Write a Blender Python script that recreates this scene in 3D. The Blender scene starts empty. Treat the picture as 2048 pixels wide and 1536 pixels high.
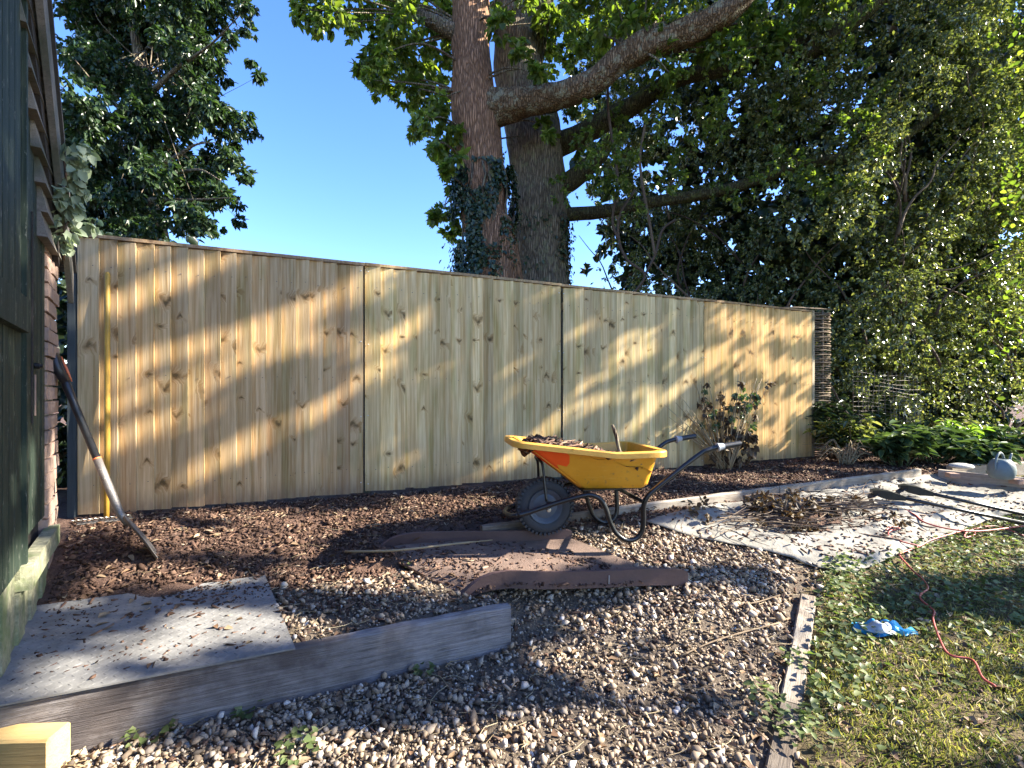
import bpy, bmesh, math, random
import numpy as np
from mathutils import Vector, Matrix, Quaternion

random.seed(7)
rng = np.random.default_rng(11)
R = math.radians
scene = bpy.context.scene
col = scene.collection

# ------------------------------------------------------------------ camera, sky, sun, exposure
CAMZ, F, CX, HY = 1.18, 950.0, 1024.0, 788.0
cam_d = bpy.data.cameras.new('camera')
cam_d.sensor_width = 36.0
cam_d.lens = 36.0 * F / 2048.0
cam_d.shift_y = (HY - 768.0) / 2048.0
cam_d.clip_start = 0.02
cam_d.clip_end = 1000
cam = bpy.data.objects.new('camera', cam_d)
col.objects.link(cam)
cam.location = (0, 0, CAMZ)
cam.rotation_euler = (R(90), 0, 0)
scene.camera = cam

SUN_EL = R(31)
SUN_H = Vector((0.995, 0.03, 0)).normalized()
SUN = Vector((SUN_H.x * math.cos(SUN_EL), SUN_H.y * math.cos(SUN_EL), math.sin(SUN_EL)))
world = bpy.data.worlds.new('World')
scene.world = world
world.use_nodes = True
wn = world.node_tree
bg = wn.nodes['Background']
sky = wn.nodes.new('ShaderNodeTexSky')
sky.sky_type = 'NISHITA'
sky.sun_disc = False
sky.sun_elevation = SUN_EL
sky.sun_rotation = math.atan2(SUN_H.x, SUN_H.y)
sky.air_density = 1.0
sky.dust_density = 0.3
sky.ozone_density = 3.0
bg.inputs['Strength'].default_value = 0.15
hs = wn.nodes.new('ShaderNodeHueSaturation')
hs.inputs['Hue'].default_value = 0.515
hs.inputs['Saturation'].default_value = 1.22
hs.inputs['Value'].default_value = 0.67
wn.links.new(sky.outputs[0], hs.inputs['Color'])
wn.links.new(hs.outputs[0], bg.inputs['Color'])

sun_d = bpy.data.lights.new('sun', 'SUN')
sun_d.energy = 5.0
sun_d.angle = R(0.5)
sun_d.color = (1.0, 0.925, 0.79)
sun_o = bpy.data.objects.new('sun', sun_d)
col.objects.link(sun_o)
sun_o.location = (8, 2, 9)
sun_o.rotation_euler = SUN.to_track_quat('Z', 'Y').to_euler()

scene.view_settings.view_transform = 'Standard'
scene.view_settings.look = 'None'
scene.view_settings.gamma = 1
scene.view_settings.exposure = 2.4
scene.cycles.max_bounces = 8
scene.cycles.use_denoising = True

# ------------------------------------------------------------------ layout maths
F0 = np.array([-2.815, 3.077])                 # left foot of the fence
E2 = np.array([6.55, 2.877]); E2 = E2 / np.linalg.norm(E2)   # along the fence
N2 = np.array([E2[1], -E2[0]])                 # towards the camera
FENCE_ANG = math.atan2(E2[1], E2[0])
PANEL_W = 1.788
FZ0, FZ1 = 0.40, 2.225


def sa(x, y):
    rx, ry = x - F0[0], y - F0[1]
    return rx * N2[0] + ry * N2[1], rx * E2[0] + ry * E2[1]


def from_sa(s, a):
    return F0[0] + N2[0] * s + E2[0] * a, F0[1] + N2[1] * s + E2[1] * a


def smooth(a, b, x):
    t = np.clip((x - a) / (b - a), 0, 1)
    return t * t * (3 - 2 * t)


def vnoise(x, y, sc, seed=0):
    """cheap value noise, vectorised, -1..1"""
    x = np.asarray(x, float) * sc + seed * 17.3
    y = np.asarray(y, float) * sc - seed * 9.1
    xi, yi = np.floor(x), np.floor(y)
    fx, fy = x - xi, y - yi
    fx = fx * fx * (3 - 2 * fx); fy = fy * fy * (3 - 2 * fy)

    def h(i, j):
        n = np.sin(i * 127.1 + j * 311.7 + seed * 74.7) * 43758.5453
        return (n - np.floor(n)) * 2 - 1
    return ((h(xi, yi) * (1 - fx) + h(xi + 1, yi) * fx) * (1 - fy)
            + (h(xi, yi + 1) * (1 - fx) + h(xi + 1, yi + 1) * fx) * fy)


# lawn edge line
LE0 = np.array([0.80, 1.5]); LE1 = np.array([1.55, 2.56])
LED = (LE1 - LE0) / np.linalg.norm(LE1 - LE0)
LEN_ = np.array([LED[1], -LED[0]])              # towards the lawn


def lawn_side(x, y):
    return (x - LE0[0]) * LEN_[0] + (y - LE0[1]) * LEN_[1]


RN0, RN1, RA0, RA1 = np.array([-.262, 2.36]), np.array([.945, 2.60]), np.array([-.80, 2.86]), np.array([.37, 2.96])


def ramp_tw(x, y):
    """approximate place along / across the ramp"""
    e = RN1 - RN0; f = RA0 - RN0
    det = e[0] * f[1] - e[1] * f[0]
    dx, dy = x - RN0[0], y - RN0[1]
    w = (e[0] * dy - e[1] * dx) / det
    t = (dx * f[1] - dy * f[0]) / det
    return t + .0 * w, w


def ground_z(x, y, bumps=True):
    x = np.asarray(x, float); y = np.asarray(y, float)
    s, a = sa(x, y)
    left = np.interp(s, [-3, 0, .3, .6, .95, 1.2, 1.5, 1.93], [.40, .375, .36, .30, .215, .195, .192, .185])
    bed = np.interp(s, [-3, 0, 1.16, 1.24, 1.4, 1.7, 2.0, 2.4, 2.8], [.40, .375, .355, .305, .27, .20, .13, .03, 0])
    low = np.interp(s, [-3, 0, 1.16, 1.24, 1.38, 1.55, 1.75, 1.9, 2.05], [.40, .375, .355, .30, .24, .17, .10, .03, 0])
    right = low + (bed - low) * smooth(2.35, 3.4, a)
    lft = left + (right - left) * smooth(1.3, 2.3, a) * (s < 1.2)
    lft = lft * np.interp(s, [1.86, 1.90], [1, 0])
    z = np.where(a < 2.2, lft, right)
    # hollow that takes the ramp
    t, w = ramp_tw(x, y)
    dk = (np.interp(t, [0, .05, .12, .2, 1], [.175, .195, .212, .218, .16]) * (1 - w) + np.interp(t, [0, .05, .12, .2, 1], [.245, .262, .272, .276, .275]) * w)
    ins = smooth(.0, .06, t) * (1 - smooth(.80, 1.0, t)) * smooth(-.16, -.06, w) * (1 - smooth(1.06, 1.22, w))
    z = np.where(ins > 0, np.minimum(z, z + (dk - .035 - z) * ins), z)
    z = z + 0.02 * smooth(0, .15, lawn_side(x, y)) * smooth(1.5, 1.8, s)
    # far right: ground rises to the planted terrace
    z = z + 0.05 * smooth(3.2, 5.0, x) * smooth(1.2, 2.0, s)
    if bumps:
        amp = np.where(s < 1.2, 0.018, 0.007)
        z = z + amp * (vnoise(x, y, 3.1, 1) + .6 * vnoise(x, y, 7.7, 2) + .35 * vnoise(x, y, 17, 3))
        # dug heap near the spade
        z = z + 0.05 * np.exp(-(((x + 2.25) / .22) ** 2 + ((y - 2.86) / .12) ** 2))
    return z


def at(u, v, d):
    return Vector(((u - CX) / F * d, d, CAMZ - (v - HY) / F * d))


def onz(u, v, z):
    return at(u, v, (CAMZ - z) * F / (v - HY))


def ong(u, v, lift=0.0):
    z = 0.2
    for _ in range(25):
        p = onz(u, v, z + lift)
        z = 0.5 * z + 0.5 * float(ground_z(p.x, p.y))
    p = onz(u, v, z + lift)
    return p


def pix(P):
    P = np.asarray(P, float)
    d = np.maximum(P[..., 1], 1e-3)
    return CX + P[..., 0] / d * F, HY - (P[..., 2] - CAMZ) / d * F


# ------------------------------------------------------------------ node helpers
def newmat(name):
    m = bpy.data.materials.new(name)
    m.use_nodes = True
    nt = m.node_tree
    return m, nt, nt.nodes['Principled BSDF']


def nd(nt, typ, ins=None, **props):
    n = nt.nodes.new('ShaderNode' + typ)
    for k, v in props.items():
        setattr(n, k, v)
    for k, v in (ins or {}).items():
        sock = n.inputs[k]
        if isinstance(v, bpy.types.NodeSocket):
            nt.links.new(v, sock)
        else:
            sock.default_value = v
    return n


def ramp(nt, fac, stops, interp='LINEAR'):
    r = nt.nodes.new('ShaderNodeValToRGB')
    r.color_ramp.interpolation = interp
    el = r.color_ramp.elements
    while len(el) < len(stops):
        el.new(0.5)
    for e, (p, c) in zip(el, stops):
        e.position = p
        e.color = (c[0], c[1], c[2], 1)
    nt.links.new(fac, r.inputs[0])
    return r.outputs[0]


def mapping(nt, vec, scale=(1, 1, 1), loc=(0, 0, 0)):
    return nd(nt, 'Mapping', {0: vec, 'Scale': scale, 'Location': loc}).outputs[0]


def noise_t(nt, vec, scale, detail=4, rough=.55, dist=0.0):
    return nd(nt, 'TexNoise', {'Vector': vec, 'Scale': scale, 'Detail': detail, 'Roughness': rough, 'Distortion': dist}).outputs[0]


def mixc(nt, fac, a, b, mode='MIX'):
    n = nt.nodes.new('ShaderNodeMix')
    n.data_type = 'RGBA'
    n.blend_type = mode
    for i, v in ((0, fac), (6, a), (7, b)):
        if isinstance(v, bpy.types.NodeSocket):
            nt.links.new(v, n.inputs[i])
        elif i == 0:
            n.inputs[0].default_value = v
        else:
            n.inputs[i].default_value = (v[0], v[1], v[2], 1)
    return n.outputs[2]


def mth(nt, op, a, b=None, c=None, clamp=False):
    n = nt.nodes.new('ShaderNodeMath')
    n.operation = op
    n.use_clamp = clamp
    for i, v in enumerate((a, b, c)):
        if v is None:
            continue
        if isinstance(v, bpy.types.NodeSocket):
            nt.links.new(v, n.inputs[i])
        else:
            n.inputs[i].default_value = v
    return n.outputs[0]


def bump(nt, bsdf, h, dist=.004, strength=1.0):
    b = nd(nt, 'Bump', {'Height': h, 'Distance': dist, 'Strength': strength})
    nt.links.new(b.outputs[0], bsdf.inputs['Normal'])


def setb(bsdf, rough=None, metal=None, spec=None):
    if rough is not None:
        bsdf.inputs['Roughness'].default_value = rough
    if metal is not None:
        bsdf.inputs['Metallic'].default_value = metal
    if spec is not None:
        bsdf.inputs['Specular IOR Level'].default_value = spec


def objco(nt):
    return nd(nt, 'TexCoord').outputs['Object']


def genpos(nt):
    return nd(nt, 'NewGeometry').outputs['Position']


# ------------------------------------------------------------------ materials
MAT = {}


def m_plain(name, colr, rough=.6, metal=0., var=.25, sc=8., bumpd=.0015, spec=None):
    m, nt, b = newmat(name)
    n = noise_t(nt, objco(nt), sc, 6, .65)
    n2 = noise_t(nt, objco(nt), sc * 7, 4, .6)
    f = mth(nt, 'ADD', mth(nt, 'MULTIPLY', n, .7), mth(nt, 'MULTIPLY', n2, .3))
    lo = [c * (1 - var) for c in colr]; hi = [min(1, c * (1 + var)) for c in colr]
    nt.links.new(ramp(nt, f, [(.3, lo), (.7, hi)]), b.inputs['Base Color'])
    setb(b, rough, metal, spec)
    nt.links.new(mth(nt, 'ADD', mth(nt, 'MULTIPLY', n, .25), rough - .12, clamp=True), b.inputs['Roughness'])
    if bumpd:
        bump(nt, b, n2, bumpd)
    MAT[name] = m
    return m


def m_fence():
    m, nt, b = newmat('fence_wood')
    oc = objco(nt)
    oi = nd(nt, 'ObjectInfo')
    rnd = oi.outputs['Random']
    sep = nd(nt, 'SeparateXYZ', {0: oc})
    x, z = sep.outputs[0], sep.outputs[2]
    # knots in rough rows: cells along the height, sparse
    kx = mth(nt, 'ADD', mth(nt, 'MULTIPLY', x, 7.0), mth(nt, 'MULTIPLY', rnd, 61.0))
    kz = mth(nt, 'ADD', mth(nt, 'MULTIPLY', z, 3.3), mth(nt, 'MULTIPLY', rnd, .5))
    kv = nd(nt, 'CombineXYZ', {0: kx, 1: kz, 2: 0.0}).outputs[0]
    vor = nd(nt, 'TexVoronoi', {'Vector': kv, 'Scale': 1.0, 'Randomness': .75}, voronoi_dimensions='2D')
    cellr = nd(nt, 'SeparateColor', {0: vor.outputs['Color']}).outputs[0]
    has = mth(nt, 'GREATER_THAN', cellr, .58)
    cellg = nd(nt, 'SeparateColor', {0: vor.outputs['Color']}).outputs[1]
    cellb = nd(nt, 'SeparateColor', {0: vor.outputs['Color']}).outputs[2]
    vp = nd(nt, 'SeparateXYZ', {0: vor.outputs['Position']})
    rx = mth(nt, 'ABSOLUTE', mth(nt, 'SUBTRACT', kx, vp.outputs[0]))
    ry = mth(nt, 'SUBTRACT', kz, vp.outputs[1])
    vee = mth(nt, 'MULTIPLY', mth(nt, 'SUBTRACT', cellb, .5), 2.6)          # feathered knots sweep up or down
    e_ = mth(nt, 'ADD', mth(nt, 'MULTIPLY', ry, 2.2), mth(nt, 'MULTIPLY', rx, vee))
    d = mth(nt, 'SQRT', mth(nt, 'ADD', mth(nt, 'POWER', mth(nt, 'MULTIPLY', rx, .62), 2.0), mth(nt, 'POWER', e_, 2.0)))
    d = mth(nt, 'MULTIPLY', d, mth(nt, 'ADD', .5, mth(nt, 'MULTIPLY', cellg, 1.3)))
    wob = noise_t(nt, mapping(nt, oc, (30, 30, 30)), 1.0, 3)
    d2 = mth(nt, 'ADD', d, mth(nt, 'MULTIPLY', mth(nt, 'SUBTRACT', wob, .5), .22))
    knot = mth(nt, 'MULTIPLY', has, mth(nt, 'SUBTRACT', 1.0, mth(nt, 'MULTIPLY', mth(nt, 'SUBTRACT', d2, .02), 9.0), clamp=True))
    halo = mth(nt, 'MULTIPLY', has, mth(nt, 'SUBTRACT', 1.0, mth(nt, 'MULTIPLY', d2, 3.6), clamp=True))
    # grain bends round the knots
    gx = mth(nt, 'ADD', mth(nt, 'ADD', mth(nt, 'MULTIPLY', x, 1.0), mth(nt, 'MULTIPLY', halo, .05)), mth(nt, 'MULTIPLY', rnd, 13.0))
    gv = nd(nt, 'CombineXYZ', {0: mth(nt, 'MULTIPLY', gx, 55.0), 1: mth(nt, 'MULTIPLY', rnd, 40.0), 2: mth(nt, 'MULTIPLY', z, 1.3)}).outputs[0]
    g = noise_t(nt, gv, 1.0, 5, .6, .6)
    gv2 = nd(nt, 'CombineXYZ', {0: mth(nt, 'MULTIPLY', gx, 210.0), 1: mth(nt, 'MULTIPLY', rnd, 9.0), 2: mth(nt, 'MULTIPLY', z, 5.0)}).outputs[0]
    g2 = noise_t(nt, gv2, 1.0, 4, .6)
    blot = noise_t(nt, nd(nt, 'CombineXYZ', {0: mth(nt, 'ADD', mth(nt, 'MULTIPLY', x, 9.0), mth(nt, 'MULTIPLY', rnd, 33.0)), 1: 0.0, 2: mth(nt, 'MULTIPLY', z, 1.6)}).outputs[0], 1.0, 3, .5)
    base = oi.outputs['Color']
    c1 = mixc(nt, ramp(nt, g, [(.40, (0, 0, 0)), (.62, (1, 1, 1))]), base, mixc(nt, 1.0, base, (.70, .60, .47), 'MULTIPLY'))
    c2 = mixc(nt, ramp(nt, g2, [(.42, (0, 0, 0)), (.75, (.55, .55, .55))]), c1, mixc(nt, 1.0, base, (.60, .50, .38), 'MULTIPLY'))
    c3 = mixc(nt, ramp(nt, blot, [(.5, (0, 0, 0)), (.66, (.85, .85, .85))]), c2, mixc(nt, 1.0, c2, (.72, .76, .62), 'MULTIPLY'))
    c4 = mixc(nt, mth(nt, 'MULTIPLY', halo, .75), c3, mixc(nt, 1.0, c3, (.62, .47, .30), 'MULTIPLY'))
    c5 = mixc(nt, mth(nt, 'MULTIPLY', knot, .85), c4, (.085, .06, .025))
    tone = mth(nt, 'ADD', .74, mth(nt, 'MULTIPLY', rnd, .46))
    hsv = nd(nt, 'HueSaturation', {'Color': c5, 'Value': tone})
    # soil splash along the foot of the boards
    foot = mth(nt, 'MULTIPLY', mth(nt, 'SUBTRACT', .16, z), 6.0, clamp=True)
    foot = mth(nt, 'MULTIPLY', foot, noise_t(nt, mapping(nt, oc, (25, 25, 9)), 1.0, 3))
    c6 = mixc(nt, foot, hsv.outputs[0], (.16, .10, .075))
    nt.links.new(c6, b.inputs['Base Color'])
    setb(b, .75, 0, .3)
    bump(nt, b, mth(nt, 'ADD', g, mth(nt, 'MULTIPLY', g2, .6)), .0016)
    MAT['fence_wood'] = m


def m_timber(name, dark, light, rough=.8, bumpd=.004, axis='X', stain=None, scl=1.0):
    m, nt, b = newmat(name)
    oc = objco(nt)
    sc = {'X': (2.2, 70, 70), 'Z': (70, 70, 2.2), 'Y': (70, 2.2, 70)}[axis]
    sc = tuple(q * scl for q in sc)
    g = noise_t(nt, mapping(nt, oc, sc), 1.0, 7, .7, .5)
    n = noise_t(nt, oc, 5.0, 5, .6)
    n3 = noise_t(nt, mapping(nt, oc, tuple(q * 3.2 for q in sc)), 1.0, 3, .6)
    c = ramp(nt, mth(nt, 'ADD', mth(nt, 'MULTIPLY', g, .65), mth(nt, 'MULTIPLY', n, .35)), [(.3, dark), (.5, [(a + c_) / 2 for a, c_ in zip(dark, light)]), (.72, light)])
    c = mixc(nt, ramp(nt, n3, [(.55, (0, 0, 0)), (.75, (.7, .7, .7))]), c, [q * .45 for q in dark])
    if stain:
        c = mixc(nt, ramp(nt, noise_t(nt, oc, 2.6, 5, .65), [(.45, (0, 0, 0)), (.62, (.85, .85, .85))]), c, stain)
    nt.links.new(c, b.inputs['Base Color'])
    setb(b, rough, 0, .25)
    bump(nt, b, mth(nt, 'ADD', g, mth(nt, 'MULTIPLY', n3, .5)), bumpd)
    MAT[name] = m


def m_leaf(name, stops, rough=.42, trans=.35, tcol=None, spec=.5):
    m, nt, b = newmat(name)
    r = nd(nt, 'NewGeometry').outputs['Random Per Island']
    c = ramp(nt, r, stops)
    v = noise_t(nt, genpos(nt), 40.0, 3)
    c = mixc(nt, mth(nt, 'MULTIPLY', v, .35), c, mixc(nt, 1.0, c, (.55, .6, .4), 'MULTIPLY'))
    nt.links.new(c, b.inputs['Base Color'])
    setb(b, rough, 0, spec)
    tr = nd(nt, 'BsdfTranslucent', {'Color': mixc(nt, 1.0, c, tcol or (1.6, 1.9, .7), 'MULTIPLY')})
    mx = nd(nt, 'MixShader', {0: trans, 1: b.outputs[0], 2: tr.outputs[0]})
    nt.links.new(mx.outputs[0], nt.nodes['Material Output'].inputs['Surface'])
    MAT[name] = m


def m_island(name, stops, rough=.7, spec=.35, bsc=120., bumpd=.0015):
    m, nt, b = newmat(name)
    r = nd(nt, 'NewGeometry').outputs['Random Per Island']
    c = ramp(nt, r, stops)
    v = noise_t(nt, genpos(nt), bsc, 4)
    c = mixc(nt, v, c, mixc(nt, 1.0, c, (.5, .47, .45), 'MULTIPLY'))
    nt.links.new(c, b.inputs['Base Color'])
    setb(b, rough, 0, spec)
    if bumpd:
        bump(nt, b, v, bumpd)
    MAT[name] = m


def m_bark(name, dark, light, lichen=None, ridges=34.):
    m, nt, b = newmat(name)
    oc = objco(nt)
    w = noise_t(nt, oc, 3.0, 3)
    vec = nd(nt, 'VectorMath', {0: mapping(nt, oc, (ridges, ridges, 4.5)), 1: nd(nt, 'CombineXYZ', {0: w, 1: w, 2: w}).outputs[0]}, operation='ADD').outputs[0]
    vo = nd(nt, 'TexVoronoi', {'Vector': vec, 'Scale': 1.0}, feature='DISTANCE_TO_EDGE').outputs['Distance']
    n = noise_t(nt, mapping(nt, oc, (40, 40, 12)), 1.0, 5, .65)
    crack = ramp(nt, mth(nt, 'ADD', vo, mth(nt, 'MULTIPLY', n, .15)), [(.06, (0, 0, 0)), (.34, (1, 1, 1))])
    c = ramp(nt, n, [(.3, dark), (.7, light)])
    c = mixc(nt, crack, [q * .5 for q in dark], c)
    if lichen:
        l = ramp(nt, noise_t(nt, oc, 9.0, 6, .7), [(.52, (0, 0, 0)), (.60, (1, 1, 1))])
        c = mixc(nt, mth(nt, 'MULTIPLY', l, .7), c, lichen)
    nt.links.new(c, b.inputs['Base Color'])
    setb(b, .88, 0, .2)
    bump(nt, b, mth(nt, 'ADD', mth(nt, 'MULTIPLY', crack, 1.0), mth(nt, 'MULTIPLY', n, .5)), .02)
    MAT[name] = m


def m_ground(name, stops, sc=14., bumpd=.02, rough=.95):
    m, nt, b = newmat(name)
    p = genpos(nt)
    n = noise_t(nt, p, sc, 8, .7)
    n2 = noise_t(nt, p, sc * 6, 5, .7)
    v = nd(nt, 'TexVoronoi', {'Vector': p, 'Scale': sc * 4}).outputs['Distance']
    f = mth(nt, 'ADD', mth(nt, 'MULTIPLY', n, .6), mth(nt, 'MULTIPLY', n2, .4))
    nt.links.new(ramp(nt, f, stops), b.inputs['Base Color'])
    setb(b, rough, 0, .15)
    bump(nt, b, mth(nt, 'ADD', mth(nt, 'ADD', n, mth(nt, 'MULTIPLY', n2, .7)), mth(nt, 'MULTIPLY', v, .4)), bumpd)
    MAT[name] = m


m_fence()
m_timber('grey_timber', (.075, .066, .064), (.40, .37, .365), stain=(.085, .068, .062), bumpd=.009)
m_timber('pale_timber', (.20, .17, .135), (.44, .39, .32), stain=(.16, .12, .09))
m_timber('dark_timber', (.10, .08, .06), (.26, .22, .18), stain=(.08, .06, .045))
m_timber('fresh_timber', (.44, .27, .09), (.66, .47, .22), rough=.7, bumpd=.004, scl=.8, stain=(.52, .36, .15))
m_timber('weather_board', (.12, .105, .09), (.26, .235, .205), axis='X', stain=(.09, .10, .075))
m_timber('dark_trim', (.03, .026, .024), (.07, .06, .055))
m_timber('wicker', (.12, .085, .055), (.26, .19, .12), scl=.6)
m_timber('pole_wood', (.42, .22, .03), (.66, .40, .07), axis='Z', rough=.45, bumpd=.001, stain=(.30, .20, .05))
m_timber('post_paint', (.035, .045, .05), (.075, .09, .095), axis='Z', bumpd=.001)
m_island('stone', [(0, (.07, .058, .05)), (.15, (.20, .15, .105)), (.4, (.35, .265, .18)), (.65, (.47, .37, .26)), (.80, (.37, .31, .245)), (.92, (.56, .49, .40)), (1, (.72, .67, .60))], rough=.75, spec=.25, bsc=70.)
m_island('chip', [(0, (.045, .028, .02)), (.45, (.11, .060, .042)), (.78, (.19, .11, .072)), (.93, (.30, .20, .135)), (1, (.42, .33, .23))], rough=.85)
m_island('clod', [(0, (.045, .027, .02)), (.6, (.105, .064, .046)), (1, (.185, .118, .084))], rough=.95, spec=.1)
m_island('litter', [(0, (.12, .065, .035)), (.4, (.22, .13, .07)), (.75, (.34, .24, .14)), (1, (.48, .38, .24))], rough=.75)
m_island('straw', [(0, (.26, .19, .10)), (.6, (.42, .33, .19)), (1, (.52, .44, .28))], rough=.7)
m_island('twig', [(0, (.06, .04, .03)), (.6, (.13, .09, .065)), (1, (.24, .18, .12))], rough=.85)
m_island('brick', [(0, (.30, .19, .15)), (.5, (.42, .29, .23)), (1, (.52, .41, .34))], rough=.9, bsc=30., bumpd=.008)
m_leaf('leaf_oak', [(0, (.05, .08, .022)), (.6, (.095, .14, .035)), (1, (.19, .23, .055))], trans=.5, tcol=(2.1, 2.2, .7))
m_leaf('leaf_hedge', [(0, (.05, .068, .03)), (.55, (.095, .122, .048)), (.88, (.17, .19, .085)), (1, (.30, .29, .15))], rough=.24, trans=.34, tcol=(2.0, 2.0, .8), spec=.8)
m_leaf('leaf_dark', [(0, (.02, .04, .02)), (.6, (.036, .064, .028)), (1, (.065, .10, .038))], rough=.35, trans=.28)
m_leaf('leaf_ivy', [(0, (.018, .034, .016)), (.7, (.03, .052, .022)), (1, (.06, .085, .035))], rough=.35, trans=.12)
m_leaf('leaf_sage', [(0, (.22, .27, .18)), (1, (.36, .42, .30))], rough=.6, trans=.25, tcol=(1.1, 1.2, .8))
m_leaf('leaf_bed', [(0, (.05, .085, .035)), (.7, (.09, .14, .06)), (1, (.17, .22, .11))], rough=.3, trans=.22, tcol=(1.5, 1.6, .7))
m_leaf('leaf_lime', [(0, (.15, .24, .05)), (1, (.26, .34, .08))], rough=.45, trans=.35)
m_leaf('leaf_ground', [(0, (.065, .09, .03)), (.6, (.12, .155, .055)), (1, (.24, .26, .12))], rough=.5, trans=.3)
m_leaf('grass_blade', [(0, (.09, .11, .035)), (.4, (.17, .17, .065)), (.7, (.30, .25, .12)), (1, (.42, .34, .19))], rough=.55, trans=.3)
m_leaf('leaf_dry', [(0, (.045, .03, .02)), (.6, (.10, .065, .035)), (1, (.20, .15, .08))], rough=.7, trans=.15, tcol=(1.2, 1, .6))
m_bark('bark_red', (.25, .135, .08), (.46, .27, .165))
m_bark('bark_grey', (.15, .12, .085), (.33, .265, .19), lichen=(.19, .19, .11))
m_bark('bark_moss', (.06, .05, .025), (.14, .12, .06), lichen=(.11, .12, .035))
m_bark('bark_lichen', (.13, .085, .05), (.30, .20, .12), lichen=(.30, .29, .20))
m_ground('soil', [(.3, (.05, .03, .022)), (.5, (.11, .067, .049)), (.7, (.19, .122, .092))])
m_ground('gravel_base', [(.3, (.07, .055, .042)), (.55, (.15, .118, .088)), (.75, (.25, .20, .15))])
m_ground('lawn_soil', [(.3, (.06, .045, .025)), (.5, (.13, .10, .055)), (.7, (.22, .175, .10))])
m_plain('yellow_plastic', (.70, .315, .022), .38, 0, .10, 4., .0008)
m_plain('orange_paint', (1.0, .10, .005), .5, 0, .08, 12., .001)
m_plain('yellow_rim', (.74, .38, .06), .42, 0, .10, 6., .0008)
m_plain('black_tube', (.012, .012, .013), .32, 0, .3, 10., .0003)
m_plain('rubber', (.035, .038, .042), .75, 0, .35, 14., .002)
m_plain('rim_grey', (.075, .092, .115), .5, .1, .2, 9., .001)
m_plain('grip', (.24, .27, .30), .5, 0, .2, 9., .001)
m_plain('steel', (.22, .20, .18), .55, .6, .3, 16., .0015)
m_plain('bolt', (.55, .54, .50), .35, .9, .15, 20., 0)
m_plain('spade_black', (.014, .015, .018), .42, 0, .3, 12., .0006)
m_plain('spade_orange', (.72, .17, .06), .5, 0, .12, 12., .0006)
m_plain('plate_metal', (.19, .185, .175), .75, .05, .45, 6., .0015)
m_plain('ramp_rubber', (.085, .050, .044), .6, 0, .22, 9., .0015)
m_plain('ramp_deck', (.15, .10, .075), .92, 0, .40, 22., .004)
m_plain('tarp', (.20, .185, .155), .85, 0, .6, 4.5, .006)
m_plain('red_cord', (.34, .055, .04), .5, 0, .2, 30., .0005)
m_plain('blue_plastic', (.03, .26, .50), .35, 0, .35, 14., .003)
m_plain('clear_film', (.42, .46, .50), .4, 0, .3, 16., .003)
m_plain('can_grey', (.12, .155, .165), .5, 0, .22, 10., .001)
m_plain('stone_grey', (.34, .34, .32), .8, 0, .25, 14., .004)
m_plain('wire', (.15, .12, .095), .6, .2, .3, 20., 0)
m_plain('felt', (.055, .05, .045), .9, 0, .3, 10., .003)


def m_barrow():
    m, nt, b = newmat('barrow_plastic')
    oc = objco(nt)
    n = noise_t(nt, oc, 4., 6, .65); sp = noise_t(nt, oc, 38., 5, .7); sc = noise_t(nt, mapping(nt, oc, (9, 9, 130)), 1.0, 4, .6)
    c = ramp(nt, n, [(.3, (.70, .30, .018)), (.7, (.80, .37, .028))])
    c = mixc(nt, ramp(nt, sc, [(.62, (0, 0, 0)), (.72, (.35, .35, .35))]), c, (.82, .50, .14))
    z = nd(nt, 'SeparateXYZ', {0: oc}).outputs[2]
    low = mth(nt, 'MULTIPLY', mth(nt, 'SUBTRACT', .46, z), 3.5, clamp=True)
    mud = mth(nt, 'MULTIPLY', ramp(nt, mth(nt, 'ADD', sp, mth(nt, 'MULTIPLY', low, .16)), [(.62, (0, 0, 0)), (.74, (1, 1, 1))]), .5)
    c = mixc(nt, mud, c, (.20, .125, .075))
    nt.links.new(c, b.inputs['Base Color'])
    nt.links.new(mth(nt, 'ADD', .36, mth(nt, 'MULTIPLY', mud, .5)), b.inputs['Roughness'])
    bump(nt, b, sp, .0012)
    MAT['yellow_plastic'] = m


m_barrow()


def m_green():
    m, nt, b = newmat('green_paint')
    oc = objco(nt)
    g = noise_t(nt, mapping(nt, oc, (34, 34, 1.1)), 1.0, 6, .65, .3)
    chip = noise_t(nt, mapping(nt, oc, (60, 60, 14)), 1.0, 6, .7)
    c = ramp(nt, g, [(.3, (.014, .023, .017)), (.55, (.028, .042, .031)), (.75, (.085, .10, .07))])
    c = mixc(nt, ramp(nt, chip, [(.60, (0, 0, 0)), (.68, (.8, .8, .8))]), c, (.27, .27, .23))
    nt.links.new(c, b.inputs['Base Color'])
    setb(b, .72, 0, .18)
    bump(nt, b, mth(nt, 'ADD', g, chip), .002)
    MAT['green_paint'] = m


def m_mossy():
    m, nt, b = newmat('mossy_timber')
    oc = objco(nt)
    g = noise_t(nt, mapping(nt, oc, (40, 40, 40)), 1.0, 6, .65)
    n = noise_t(nt, oc, 6.0, 5, .6)
    c = ramp(nt, g, [(.3, (.13, .13, .08)), (.55, (.28, .27, .18)), (.75, (.40, .39, .27))])
    c = mixc(nt, ramp(nt, n, [(.45, (0, 0, 0)), (.6, (.8, .8, .8))]), c, (.14, .18, .07))
    nt.links.new(c, b.inputs['Base Color'])
    setb(b, .85)
    bump(nt, b, g, .004)
    MAT['mossy_timber'] = m


m_green(); m_mossy()


# ------------------------------------------------------------------ mesh helpers
def wm(o):
    return (wm(o.parent) @ o.matrix_basis) if o.parent else o.matrix_basis.copy()


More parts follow.
